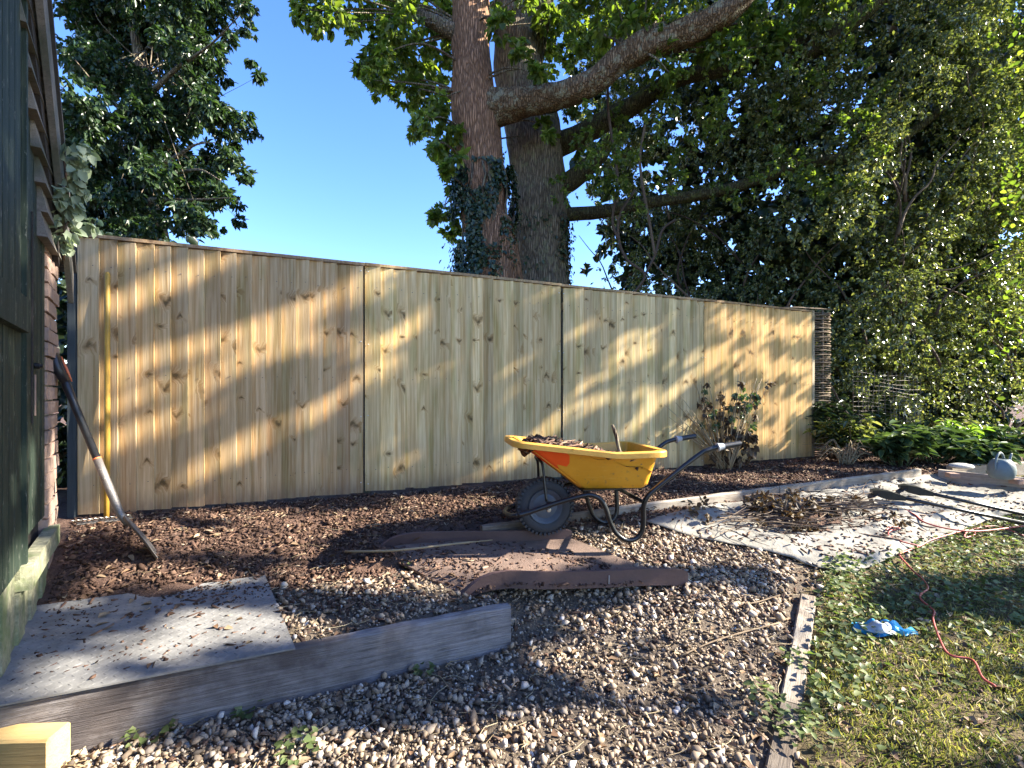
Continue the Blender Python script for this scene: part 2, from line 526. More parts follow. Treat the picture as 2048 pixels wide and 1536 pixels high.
class MB:
    def __init__(self):
        self.v, self.f = [], []

    def add(self, vs, fs):
        k = len(self.v)
        self.v += [tuple(p) for p in vs]
        self.f += [tuple(i + k for i in f) for f in fs]

    def hexa(self, p):   # 0-3 bottom ring, 4-7 top ring
        self.add(p, [(3, 2, 1, 0), (4, 5, 6, 7), (0, 1, 5, 4), (1, 2, 6, 5), (2, 3, 7, 6), (3, 0, 4, 7)])
        return self

    def box(self, x0, x1, y0, y1, z0, z1):
        return self.hexa([(x0, y0, z0), (x1, y0, z0), (x1, y1, z0), (x0, y1, z0), (x0, y0, z1), (x1, y0, z1), (x1, y1, z1), (x0, y1, z1)])

    def bar(self, a, b, w, h, up=(0, 0, 1)):
        a, b = Vector(a), Vector(b)
        d = (b - a).normalized(); s = d.cross(Vector(up)).normalized(); u = s.cross(d)
        s *= w / 2; u *= h / 2
        return self.hexa([a - s - u, a + s - u, b + s - u, b - s - u, a - s + u, a + s + u, b + s + u, b - s + u])

    def loft(self, loops, cap0=True, cap1=True, closed=True):
        k = len(self.v); n = len(loops[0])
        for lp in loops:
            self.v += [tuple(p) for p in lp]
        for i in range(len(loops) - 1):
            for j in range(n if closed else n - 1):
                a = k + i * n + j; b_ = k + i * n + (j + 1) % n
                self.f.append((a, b_, b_ + n, a + n))
        if cap0:
            self.f.append(tuple(k + j for j in reversed(range(n))))
        if cap1:
            q = k + (len(loops) - 1) * n
            self.f.append(tuple(q + j for j in range(n)))
        return self

    def tube(self, pts, r, n=8, caps=True):
        pts = [Vector(p) for p in pts]
        rs = r if isinstance(r, (list, tuple)) else [r] * len(pts)
        loops = []
        t0 = (pts[1] - pts[0]).normalized()
        ref = Vector((0, 0, 1)) if abs(t0.z) < .9 else Vector((1, 0, 0))
        nrm = t0.cross(ref).normalized()
        for i, p in enumerate(pts):
            a = pts[max(i - 1, 0)]; b_ = pts[min(i + 1, len(pts) - 1)]
            t = (b_ - a).normalized()
            nrm = (nrm - t * nrm.dot(t)).normalized()
            bn = t.cross(nrm)
            loops.append([p + (nrm * math.cos(2 * math.pi * j / n) + bn * math.sin(2 * math.pi * j / n)) * rs[i] for j in range(n)])
        return self.loft(loops, caps, caps)

    def lathe(self, prof, n=24, axis='Z', c=(0, 0, 0), cap=True):
        loops = []
        for r, h in prof:
            lp = []
            for j in range(n):
                a = 2 * math.pi * j / n
                if axis == 'Z':
                    lp.append((c[0] + r * math.cos(a), c[1] + r * math.sin(a), c[2] + h))
                else:
                    lp.append((c[0] + r * math.cos(a), c[1] + h, c[2] + r * math.sin(a)))
            loops.append(lp)
        return self.loft(loops, cap, cap)

    def build(self, name, mat, parent=None, smooth=False, world=False, angle=None):
        me = bpy.data.meshes.new(name)
        vs = self.v
        if world and parent is not None:
            inv = wm(parent).inverted()
            vs = [tuple(inv @ Vector(p)) for p in vs]
        me.from_pydata(vs, [], self.f)
        bm = bmesh.new(); bm.from_mesh(me)
        bmesh.ops.recalc_face_normals(bm, faces=bm.faces)
        bm.to_mesh(me); bm.free()
        me.materials.append(MAT[mat] if isinstance(mat, str) else mat)
        if smooth:
            me.shade_smooth()
            if angle:
                try:
                    me.set_sharp_from_angle(angle=R(angle))
                except Exception:
                    pass
        o = bpy.data.objects.new(name, me)
        col.objects.link(o)
        o.parent = parent
        return o


def curve_pts(ctrl, n=8):
    """Catmull-Rom through control points"""
    P = [Vector(p) for p in ctrl]
    P = [P[0] * 2 - P[1]] + P + [P[-1] * 2 - P[-2]]
    out = []
    for i in range(1, len(P) - 2):
        for k in range(n):
            t = k / n
            a, b_, c, d = P[i - 1], P[i], P[i + 1], P[i + 2]
            out.append(.5 * ((2 * b_) + (c - a) * t + (2 * a - 5 * b_ + 4 * c - d) * t * t + (3 * b_ - a - 3 * c + d) * t ** 3))
    out.append(P[-2])
    return out


def tag(o, label, cat, group=None, kind=None):
    if label: o['label'] = label
    if cat: o['category'] = cat
    if group: o['group'] = group
    if kind: o['kind'] = kind
    return o


def thing(name, label, cat, loc=(0, 0, 0), rz=0.0, group=None):
    o = bpy.data.objects.new(name, None)
    o.empty_display_size = .1
    col.objects.link(o)
    o.location = loc
    o.rotation_euler = (0, 0, rz)
    return tag(o, label, cat, group)


def inst(src, parent, loc=None, rot=None, scale=None, colr=None):
    c = src.copy(); col.objects.link(c); c.parent = parent
    if loc is not None: c.location = loc
    if rot is not None: c.rotation_euler = rot
    if scale is not None: c.scale = scale
    if colr is not None: c.color = colr
    return c


def mesh_np(name, V, Fc, mat, parent=None, smooth=False, world=True):
    """numpy mesh, faces all of the same size"""
    V = np.asarray(V, np.float32).reshape(-1, 3); Fc = np.asarray(Fc, np.int32)
    if world and parent is not None:
        inv = np.array(wm(parent).inverted())
        V = (V @ inv[:3, :3].T + inv[:3, 3]).astype(np.float32)
    k = Fc.shape[1]
    me = bpy.data.meshes.new(name)
    me.vertices.add(len(V)); me.vertices.foreach_set('co', V.ravel())
    me.loops.add(Fc.size); me.loops.foreach_set('vertex_index', Fc.ravel())
    me.polygons.add(len(Fc)); me.polygons.foreach_set('loop_start', np.arange(0, Fc.size, k, dtype=np.int32))
    me.update(calc_edges=True)
    if smooth:
        me.shade_smooth()
    me.materials.append(MAT[mat])
    o = bpy.data.objects.new(name, me)
    col.objects.link(o)
    o.parent = parent
    return o


def unit(a):
    return a / np.maximum(np.linalg.norm(a, axis=-1, keepdims=True), 1e-9)


def rvec(n):
    return unit(rng.normal(size=(n, 3)))


def leaf_geo(P, D, Nn, L, W, fold=.18, droop=.12):
    n = len(P)
    D = unit(D); S = unit(np.cross(Nn, D)); U = np.cross(D, S)
    L = np.broadcast_to(np.asarray(L, float), (n,))[:, None]; W = np.broadcast_to(np.asarray(W, float), (n,))[:, None]
    b = P; t = P + D * L - U * droop * L
    l1 = P + D * L * .32 + S * W * .5 + U * W * fold
    l2 = P + D * L * .72 + S * W * .34 + U * W * fold * .5 - U * droop * L * .4
    r1 = P + D * L * .32 - S * W * .5 + U * W * fold
    r2 = P + D * L * .72 - S * W * .34 + U * W * fold * .5 - U * droop * L * .4
    V = np.stack([b, l1, l2, t, r2, r1], 1).reshape(-1, 3)
    i = np.arange(n)[:, None] * 6
    Fq = np.concatenate([i + np.array([[0, 3, 2, 1]]), i + np.array([[0, 5, 4, 3]])], 0)
    return V, Fq


def rot_mats(n, flat=None):
    q = rng.normal(size=(n, 4)); q /= np.linalg.norm(q, axis=1, keepdims=True)
    if flat is not None:      # mostly about z with a tilt
        a = rng.uniform(0, 2 * np.pi, n); tx = rng.normal(0, flat, n); ty = rng.normal(0, flat, n)
        ca, sa_ = np.cos(a), np.sin(a)
        Z = np.zeros(n); O = np.ones(n)
        Rz = np.stack([np.stack([ca, -sa_, Z], 1), np.stack([sa_, ca, Z], 1), np.stack([Z, Z, O], 1)], 1)
        cx, sx = np.cos(tx), np.sin(tx); cy, sy = np.cos(ty), np.sin(ty)
        Rx = np.stack([np.stack([O, Z, Z], 1), np.stack([Z, cx, -sx], 1), np.stack([Z, sx, cx], 1)], 1)
        Ry = np.stack([np.stack([cy, Z, sy], 1), np.stack([Z, O, Z], 1), np.stack([-sy, Z, cy], 1)], 1)
        return Rx @ Ry @ Rz
    w, x, y, z = q.T
    return np.stack([np.stack([1 - 2 * (y * y + z * z), 2 * (x * y - z * w), 2 * (x * z + y * w)], 1),
                     np.stack([2 * (x * y + z * w), 1 - 2 * (x * x + z * z), 2 * (y * z - x * w)], 1),
                     np.stack([2 * (x * z - y * w), 2 * (y * z + x * w), 1 - 2 * (x * x + y * y)], 1)], 1)


def ico(sub=0):
    bm = bmesh.new(); bmesh.ops.create_icosphere(bm, subdivisions=sub + 1, radius=1)
    bm.verts.ensure_lookup_table()
    V = np.array([v.co[:] for v in bm.verts]); Fc = np.array([[v.index for v in f.verts] for f in bm.faces]); bm.free()
    return V, Fc


def scatter(base_list, P, S, Rm):
    """stamp base meshes (list of (V,F)) at P with scale S (n,3) and rotation"""
    Vs, Fs = [], []
    k = 0
    pick = rng.integers(0, len(base_list), len(P))
    for bi, (bv, bf) in enumerate(base_list):
        m = pick == bi
        if not m.any():
            continue
        V = np.einsum('nij,nkj->nki', Rm[m], bv[None] * S[m][:, None, :]) + P[m][:, None, :]
        n = V.shape[0]
        Fs.append((bf[None] + (np.arange(n) * len(bv))[:, None, None]).reshape(-1, bf.shape[1]) + k)
        Vs.append(V.reshape(-1, 3)); k += n * len(bv)
    return np.concatenate(Vs), np.concatenate(Fs)


CUBE_V = np.array([[-.5, -.5, -.5], [.5, -.5, -.5], [.5, .5, -.5], [-.5, .5, -.5], [-.5, -.5, .5], [.5, -.5, .5], [.5, .5, .5], [-.5, .5, .5]])
CUBE_F = np.array([[3, 2, 1, 0], [4, 5, 6, 7], [0, 1, 5, 4], [1, 2, 6, 5], [2, 3, 7, 6], [3, 0, 4, 7]])


def chip_shapes(k=5):
    out = []
    for _ in range(k):
        v = CUBE_V.copy()
        v[:, 0] *= 1; v += rng.normal(0, .13, v.shape)
        v[[1, 2, 5, 6], 1] *= rng.uniform(.2, .8)
        out.append((v, CUBE_F))
    return out


OCT_F = np.array([[0, 2, 4], [2, 1, 4], [1, 3, 4], [3, 0, 4], [2, 0, 5], [1, 2, 5], [3, 1, 5], [0, 3, 5]])


def clod_shapes(k=6):
    V = np.array([[1, 0, 0], [-1, 0, 0], [0, 1, 0], [0, -1, 0], [0, 0, 1], [0, 0, -1.]])
    return [(V * rng.uniform(.7, 1.15, (6, 1)) + rng.normal(0, .12, V.shape), OCT_F) for _ in range(k)]


def stone_shapes(sub, k=6):
    out = []
    for _ in range(k):
        V, Fc = ico(sub)
        d = rvec(11)
        r = np.ones(len(V))
        for q in d:              # broken faces, as flint has
            h = V @ q
            c = rng.uniform(.36, .7)
            r = np.where(h > c, np.minimum(r, c / np.maximum(h, c)), r)
        V = V * (r * (1 + rng.normal(0, .035, len(V))))[:, None]
        out.append((V, Fc))
    return out

# ------------------------------------------------------------------ chosen sun patches; gaps are cut in the foliage to light them
def seg(o, sc, pts, hw):
    q = [(o[0] + x / sc, o[1] + y / sc) for x, y in pts]
    return [(q[i][0], q[i][1], q[i + 1][0], q[i + 1][1], hw) for i in range(len(q) - 1)]


C8 = ((140, 460), 2.648); C2 = ((700, 500), 3.072); C7 = ((1200, 450), 2.415); C0 = ((0, 0), 1.0)
LIT_FENCE = []
for c, pts, hw in (
        (C8, [(60, 190), (480, 95)], 10), (C8, [(100, 440), (480, 300), (850, 130)], 17),
        (C8, [(40, 850), (450, 665), (900, 560), (1300, 400), (1570, 260)], 24),
        (C8, [(30, 1010), (450, 850), (900, 700), (1250, 560)], 20),
        (C8, [(20, 1210), (300, 1090), (700, 900)], 16), (C8, [(20, 1300), (160, 1250)], 10),
        (C8, [(560, 1330), (900, 1140), (1300, 950), (1560, 790)], 22),
        (C8, [(1250, 640), (1570, 560)], 12),
        (C2, [(0, 190), (260, 90)], 14), (C2, [(0, 350), (120, 300)], 12), (C2, [(0, 640), (300, 550)], 16),
        (C2, [(80, 720), (400, 420)], 18), (C2, [(860, 810), (1010, 700)], 9), (C2, [(1050, 330), (1260, 220)], 7),
        (C2, [(760, 1400), (1010, 1270), (1300, 1000)], 22), (C2, [(1090, 1110), (1500, 930), (1843, 870)], 14),
        (C2, [(1250, 580), (1480, 450)], 8), (C2, [(1340, 870), (1600, 720), (1843, 600)], 14), (C2, [(1580, 600), (1843, 490)], 11),
        (C2, [(1650, 1160), (1843, 950)], 16),
        (C7, [(0, 690), (180, 560)], 8), (C7, [(120, 1000), (300, 830), (480, 690)], 14), (C7, [(300, 700), (600, 570)], 8),
        (C7, [(560, 480), (960, 520)], 34), (C7, [(560, 650), (980, 720)], 34), (C7, [(580, 850), (1000, 900)], 34), (C7, [(620, 1020), (1010, 1040)], 26)):
    LIT_FENCE += seg(c[0], c[1], pts, hw)
LIT_GROUND = [  # u, v, ru, rv
    (190, 1062, 75, 16), (300, 1080, 40, 12), (420, 1085, 150, 17), (640, 1050, 130, 17), (480, 1035, 90, 9), (250, 1145, 60, 12), (120, 1160, 50, 14),
    (330, 1160, 60, 9), (760, 1040, 70, 16), (880, 1010, 80, 9), (690, 1150, 120, 22), (700, 1115, 70, 10), (830, 1115, 70, 9), (950, 1105, 50, 6),
    (950, 1128, 110, 8), (1180, 1110, 140, 13), (1080, 1090, 70, 6), (860, 1068, 70, 5),
    (1330, 1075, 70, 16), (1440, 1110, 130, 16), (1230, 1090, 40, 8),
    (1620, 1085, 240, 50), (1780, 1050, 190, 40), (1900, 1000, 170, 45), (1560, 1040, 90, 14), (1400, 1010, 120, 10), (1960, 960, 110, 26), (1690, 995, 110, 9),
    (1840, 1120, 230, 22), (1990, 1100, 110, 22), (1640, 1165, 40, 14),
    (1480, 1215, 110, 16), (1260, 1235, 90, 14), (1540, 1268, 70, 10), (1380, 1190, 60, 10), (1420, 1265, 50, 9),
    (1290, 1330, 70, 20), (1450, 1330, 70, 14), (1160, 1300, 40, 12), (1380, 1365, 60, 10),
    (1640, 1230, 60, 34), (1640, 1300, 50, 34), (1800, 1345, 160, 22), (1960, 1290, 100, 26), (1900, 1260, 60, 12), (1700, 1385, 120, 16), (1900, 1390, 110, 16),
    (1050, 1500, 420, 34), (1350, 1470, 180, 26), (1600, 1430, 60, 24), (1720, 1500, 160, 22), (1900, 1480, 130, 16), (760, 1515, 160, 18), (1180, 1440, 90, 18),
    (60, 1500, 120, 60), (1880, 880, 170, 45), (2000, 930, 120, 50), (1230, 1000, 60, 16), (1500, 960, 120, 9), (20, 1370, 60, 34), (430, 1245, 70, 8), (560, 1262, 50, 8), (300, 1300, 60, 6), (520, 1530, 140, 12), (30, 1170, 60, 60),
]
LIT_SHED = [(102, 990, 14, 140), (100, 510, 14, 60), (140, 380, 50, 110), (25, 1150, 45, 60), (60, 1000, 9, 150), (28, 950, 6, 140), (55, 620, 6, 90), (30, 460, 6, 60), (70, 850, 6, 90), (90, 250, 8, 60)]
LAST = {}
LIT_SPOTS = [(.62, 2.72, .78, .36), (4.5, 5.35, .7, .5), (5.2, 5.6, .75, .5), (5.9, 5.6, .7, .5), (4.5, 4.4, .5, .35), (2.2, 4.9, .9, .3)]
SHA, SHN = (-2.617, 2.72), (.791, .611)
_LF = np.array(LIT_FENCE); _LG = np.array(LIT_GROUND)
SUNV = np.array(SUN); SN = SUNV[0] * N2[0] + SUNV[1] * N2[1]


def lit_metric(P):
    """<1 where the shadow of a leaf at P would fall on a patch chosen to be sunlit"""
    s, a = sa(P[:, 0], P[:, 1])
    tf = s / SN
    H = P - SUNV * tf[:, None]
    _, ah = sa(H[:, 0], H[:, 1])
    fence = (tf > 0) & (H[:, 2] > .40) & (H[:, 2] < 2.25) & (ah > -.1) & (ah < 7.2)
    zg = np.full(len(P), .2)
    for _ in range(4):
        G = P - SUNV * ((P[:, 2] - zg) / SUNV[2])[:, None]
        zg = .5 * zg + .5 * ground_z(G[:, 0], G[:, 1], False)
    # the shed side
    so = (P[:, 0] - SHA[0]) * SHN[0] + (P[:, 1] - SHA[1]) * SHN[1]
    Sp = P - SUNV * (so / (SUNV[0] * SHN[0] + SUNV[1] * SHN[1]))[:, None]
    st = (Sp[:, 0] - SHA[0]) * .611 - (Sp[:, 1] - SHA[1]) * .791
    shed = ~fence & (so > 0) & (st > -.1) & (st < 2.2) & (Sp[:, 2] > .15)
    over = ~fence & ~shed & (sa(G[:, 0], G[:, 1])[0] < -.1)
    X = np.where(fence[:, None], H, np.where(shed[:, None], Sp, G))
    u, v = pix(X)
    ok = X[:, 1] > .4
    u = u + rng.normal(0, 5, len(u)); v = v + rng.normal(0, 2.5, len(v))
    out = np.full(len(P), 9.0)
    for x1, y1, x2, y2, hw in _LF:
        dx, dy = x2 - x1, y2 - y1
        t = np.clip(((u - x1) * dx + (v - y1) * dy) / (dx * dx + dy * dy), 0, 1)
        d = np.hypot(u - x1 - t * dx, v - y1 - t * dy) / (hw * .75 + .030 * F / np.maximum(X[:, 1], .5))
        out = np.where(fence, np.minimum(out, d), out)
    for x, y, ru, rv in _LG:
        dd = np.maximum(X[:, 1], .5)
        d = np.hypot((u - x) / (ru + .20 * F / dd), (v - y) / (rv + .105 * F / dd ** 2))
        out = np.where(fence | shed, out, np.minimum(out, d))
    for x, y, ru, rv in LIT_SHED:
        d = np.hypot((u - x) / ru, (v - y) / rv)
        out = np.where(shed, np.minimum(out, d), out)
    for cx_, cy_, cz_, r_ in LIT_SPOTS:
        q = P - np.array([cx_, cy_, cz_])
        al = q @ SUNV
        out = np.where(al > 0, np.minimum(out, np.linalg.norm(q - al[:, None] * SUNV, axis=1) / r_), out)
    LAST['over'] = over
    # foreground nearer than the frame's lower edge: loosely dappled
    return np.where(ok, out, 9.0), fence


# ------------------------------------------------------------------ the ground, gravel and lawn
def axis_pts(lo, hi, step, far):
    mid = np.arange(lo, hi + 1e-6, step)
    g = step * 1.6 ** np.arange(1, 40); c = np.cumsum(g)
    c = c[c < far]
    return np.concatenate([(lo - c)[::-1], mid, hi + c])


GX = axis_pts(-3.6, 5.6, .04, 160); GY = axis_pts(.6, 6.6, .04, 160)
gx, gy = np.meshgrid(GX, GY)
gz = ground_z(gx, gy)
GV = np.stack([gx, gy, gz], -1).reshape(-1, 3)
nx_, ny_ = len(GX), len(GY)
ii, jj = np.meshgrid(np.arange(nx_ - 1), np.arange(ny_ - 1))
ii = ii.ravel(); jj = jj.ravel()
GF = np.stack([jj * nx_ + ii, jj * nx_ + ii + 1, (jj + 1) * nx_ + ii + 1, (jj + 1) * nx_ + ii], 1)
cxy = GV[GF].mean(1)
cs, ca = sa(cxy[:, 0], cxy[:, 1])
cl = lawn_side(cxy[:, 0], cxy[:, 1])
is_lawn = (cl > .02) & (cs > 1.35 + .25 * smooth(3.5, 5, ca))
is_grav = (cs > 1.26) & ~is_lawn & (cxy[:, 0] > -6)
for nm, msk, mt in (('ground', ~(is_lawn | is_grav), 'soil'), ('gravel_path', is_grav, 'gravel_base'), ('lawn', is_lawn, 'lawn_soil')):
    f = GF[msk]
    used, inv = np.unique(f.ravel(), return_inverse=True)
    o = mesh_np(nm, GV[used], inv.reshape(f.shape), mt, None, True)
    o['kind'] = 'structure'

# ------------------------------------------------------------------ the fence: four close-board panels
def build_fence():
    bd = MB()   # feather-edge board: thin left edge tucked under, thick right edge proud; front is -y
    H = FZ1 - FZ0 - .03
    w = .118
    z0, z1 = 0.0, H
    yl, yr = -.006, -.034
    bd.hexa([(0, yl, z0), (w, yr, z0), (w, yr + .016, z0), (0, yl + .006, z0), (0, yl, z1), (w, yr, z1), (w, yr + .016, z1), (0, yl + .006, z1)])
    bsrc = bd.build('board', 'fence_wood'); me_b = bsrc.data
    bpy.data.objects.remove(bsrc)
    rail_m = MB().box(0, PANEL_W - .012, .0, .035, -.035, .035).build('rail', 'fence_wood'); me_r = rail_m.data
    bpy.data.objects.remove(rail_m)
    cap_m = MB().box(-.002, PANEL_W - .006, -.034, .05, 0, .022).build('capping', 'fence_wood'); me_c = cap_m.data
    bpy.data.objects.remove(cap_m)
    scr = MB().lathe([(.0052, 0), (.0052, -.004), (.003, -.006)], 8, 'Y').build('screw', 'bolt'); me_s = scr.data
    bpy.data.objects.remove(scr)
    tints = [(.72, .53, .30), (.78, .62, .33), (.75, .61, .33), (.82, .57, .25)]
    labels = ['grey-brown close-board fence panel nearest the shed, yellow pole against it',
              'greenish-tan close-board fence panel, second from the shed',
              'pale green-tan close-board fence panel behind the wheelbarrow handles',
              'warm orange-tan close-board fence panel at the hedge end']

    def ob(name, me, parent, loc, c):
        o = bpy.data.objects.new(name, me); col.objects.link(o); o.parent = parent; o.location = loc; o.color = (c[0], c[1], c[2], 1)
        return o
    for k in range(4):
        bx, by = from_sa(0, k * PANEL_W + .003)
        t = thing('close_board_fence', labels[k], 'fence', (bx, by, FZ0 + random.uniform(-.004, .004)), FENCE_ANG, 'close-board fence panels')
        n = 18
        pitch = (PANEL_W - .018 - .118) / (n - 1)
        for i in range(n):
            f_ = random.uniform(.88, 1.1); c = [q * f_ for q in tints[k]]
            g = random.uniform(-.012, .012)
            c = (c[0] - g * .6, c[1] + g * .4, c[2])
            o = ob('board', me_b, t, ((i * pitch * (1 - .024 / 1.65) + .024) if k >= 2 else i * pitch, random.uniform(-.0012, .0012), random.uniform(-.006, .006)), c)
            o.rotation_euler = (0, random.uniform(-.0016, .0016), 0)
        nl = MB()
        for i in range(n):
            for z in (.18, .9, 1.62):
                for q in range(1):
                    xx = i * pitch + .085 + random.uniform(-.006, .006); zz = z + random.uniform(-.012, .012)
                    yy = -.006 - .028 * .72 - .0015
                    nl.box(xx - .0028, xx + .0028, yy - .001, yy + .004, zz - .0028, zz + .0028)
        o = nl.build('nails', 'wire', t); o['kind'] = 'stuff'
        for z in (.18, .9, 1.62):
            o = ob('rail', me_r, t, (.03, .0, z), tints[k]); o.scale = (.97, 1, 1)
        ob('capping', me_c, t, (0, 0, H + .004), [q * .8 for q in tints[k]])
        for xs in ([PANEL_W - .034] if k == 0 else [.022, PANEL_W - .034] if k < 3 else [.022]):
            for z in (.07, .62, 1.19, 1.74):
                ob('screw', me_s, t, (xs, -.028 if xs > 1 else -.016, z + random.uniform(-.02, .02)), (1, 1, 1))
    # batten closing the far end
    bx, by = from_sa(0, 4 * PANEL_W + .002)
    b = MB().box(0, .045, -.03, .03, .0, FZ1 - FZ0).build('end_batten', 'fence_wood')
    b.location = (bx, by, FZ0); b.rotation_euler = (0, 0, FENCE_ANG); b.color = (.46, .40, .28, 1)
    tag(b, 'pale timber batten closing the hedge end of the fence', 'batten')
    # posts
    for k, lab in ((1, 'square fence post top showing behind the first panel joint'), (2, 'fence post behind the joint above the wheelbarrow'), (3, 'fence post behind the joint by the dried shrub')):
        px, py = from_sa(-.10, k * PANEL_W)
        p = MB().box(-.05, .05, -.05, .05, -.5, FZ1 + .018 - FZ0 if k == 1 else FZ1 - FZ0 - .05).build('fence_post', 'weather_board')
        p.location = (px, py, FZ0); p.rotation_euler = (0, 0, FENCE_ANG)
        tag(p, lab, 'post')
    px, py = from_sa(-.035, -.045)
    p = MB().box(-.005, .035, -.04, .04, -.4, FZ1 - FZ0 + .01).build('fence_post', 'post_paint')
    p.location = (px, py, FZ0); p.rotation_euler = (0, 0, FENCE_ANG)
    tag(p, 'dark blue-grey post at the shed end of the fence', 'post')


build_fence()

# ------------------------------------------------------------------ the shed on the left
SA_ = Vector((-2.617, 2.72, 0)); SW = Vector((.611, -.791, 0)).normalized(); SNn = Vector((-SW.y, SW.x, 0)).normalized()
if SNn.x < 0: SNn = -SNn


def shp(t, o, z):   # along the wall towards the camera, outwards, up
    return SA_ + SW * t + SNn * o + Vector((0, 0, z))


def sbox(mb, t0, t1, o0, o1, z0, z1, dz=0.0):
    """box on the shed wall; dz lifts the t1 end (sloping members)"""
    return mb.hexa([shp(t0, o0, z0), shp(t1, o0, z0 + dz), shp(t1, o1, z0 + dz), shp(t0, o1, z0),
                    shp(t0, o0, z1), shp(t1, o0, z1 + dz), shp(t1, o1, z1 + dz), shp(t0, o1, z1)])


def build_shed():
    sh = thing('shed', 'dark green timber shed with brick corner and sloping gable', 'shed', tuple(SA_ + Vector((0, 0, .2))))
    # body behind the cladding
    mb = MB()
    gable = [(-.02, 0.0), (-.02, 2.0), (1.9, 4.0), (3.8, 2.0), (3.8, 0.0)]
    mb.loft([[shp(t, -.06, z) for t, z in gable], [shp(t, -2.4, z) for t, z in gable]])
    mb.build('wall', 'felt', sh, world=True)
    # brick corner: each brick a piece
    vs = stone_shapes(0, 1)
    for c in range(25):
        z = .17 + c * .0755
        off = 0 if c % 2 == 0 else -.11
        spans = [(0.0, .213), (.223, .385)] if c % 2 == 0 else [(0.0, .102), (.112, .325), (.335, .385)]
        for t0, t1 in spans:
            o = .012 + random.uniform(-.005, .006)
            b = MB()
            j = lambda: random.uniform(-.003, .003)
            b.hexa([shp(t0 + j(), -.09, z), shp(t1 + j(), -.09, z), shp(t1 + j(), o + j(), z + j() * .5), shp(t0 + j(), o + j(), z + j() * .5),
                    shp(t0 + j(), -.09, z + .065), shp(t1 + j(), -.09, z + .065), shp(t1 + j(), o + j(), z + .065 + j() * .5), shp(t0 + j(), o + j(), z + .065 + j() * .5)])
            b.build('brick', 'brick', sh, world=True)
    # mortar core
    sbox(MB(), .004, .383, -.085, -.008, .15, 2.05).build('mortar', 'stone_grey', sh, world=True)
    # plank door: vertical green boards
    door = sbox(MB(), .40, .99, -.05, -.012, .555, 2.9).build('door', 'green_paint', sh, world=True)
    t = .40
    while t < .97:
        sbox(MB(), t + .003, t + .091, -.012, .004 + random.uniform(-.002, .003), .565, 2.9).build('plank', 'green_paint', door, world=True)
        t += .095
    # bolt, hasp and rust runs on the door
    b = MB(); c = shp(.66, .004, 1.31)
    b.tube([c, c + SNn * .018], .014, 10); b.tube([c + SNn * .018, c + SNn * .028], .009, 10)
    b.build('bolt', 'black_tube', door, True, world=True, angle=40)
    sbox(MB(), .652, .668, .004, .008, 1.08, 1.27).build('hasp', 'brick', door, world=True)
    sbox(MB(), .735, .745, .004, .009, 1.05, 2.0).build('dark_slit', 'dark_trim', door, world=True)  # thin dark strip standing in for a slit in the door
    # heavy frame and the nearer door leaf
    for k, (t0, t1, o) in enumerate(((.99, 1.03, .022), (1.035, 1.065, .034), (1.07, 1.10, .02))):
        sbox(MB(), t0, t1, -.03, o, .45, 3.6).build('door_frame', 'green_paint', sh, world=True)
    leaf = sbox(MB(), 1.105, 2.1, -.03, .012, .50, 3.7).build('door_leaf', 'green_paint', sh, world=True)
    for k in range(10):
        sbox(MB(), 1.11 + k * .098, 1.20 + k * .098, .012, .022, .50, 3.7).build('plank', 'green_paint', leaf, world=True)
    sbox(MB(), 1.11, 2.05, .022, .05, 1.42, 1.55).build('ledge', 'green_paint', leaf, world=True)
    # rotted sill, lower boards
    sbox(MB(), .33, 1.10, .004, .055, .405, .50).build('sill', 'mossy_timber', sh, world=True)
    t = .36
    k = 0
    while t < 1.9:
        sbox(MB(), t, t + .125, -.04, .012 + .010 * (k % 2), .10, .40 if t < 1.05 else .50).build('base_board', 'mossy_timber', sh, world=True)
        t += .131; k += 1
    sbox(MB(), .34, 2.0, -.05, -.02, .1, .56).build('base_backing', 'dark_trim', sh, world=True)
    # gable: sloping lower trim, horizontal weatherboards, barge board (46 degree rake)
    sbox(MB(), .16, 1.7, .0, .035, 1.88, 2.0, 1.6).build('rake_trim', 'dark_trim', sh, world=True)
    sbox(MB(), .10, 1.7, .005, .045, 2.005, 2.06, 1.66).build('rake_rail', 'weather_board', sh, world=True)
    for i in range(11):
        z = 1.93 + i * .118
        lo = max(-.02, (z - 2.06) / 1.04 - .06)
        hi = lo + .62
        b = MB()
        b.hexa([shp(lo, .0, z), shp(hi, .0, z), shp(hi, .040, z), shp(lo, .040, z), shp(lo, .0, z + .125), shp(hi, .0, z + .125), shp(hi, .014, z + .125), shp(lo, .014, z + .125)])
        b.build('weatherboard', 'weather_board', sh, world=True)
    sbox(MB(), -.10, 1.9, .045, .07, 1.72, 1.90, 2.06).build('barge_board', 'weather_board', sh, world=True)
    sbox(MB(), -.14, 1.9, -2.4, .08, 1.91, 1.95, 2.10).build('roof', 'felt', sh, world=True)


build_shed()

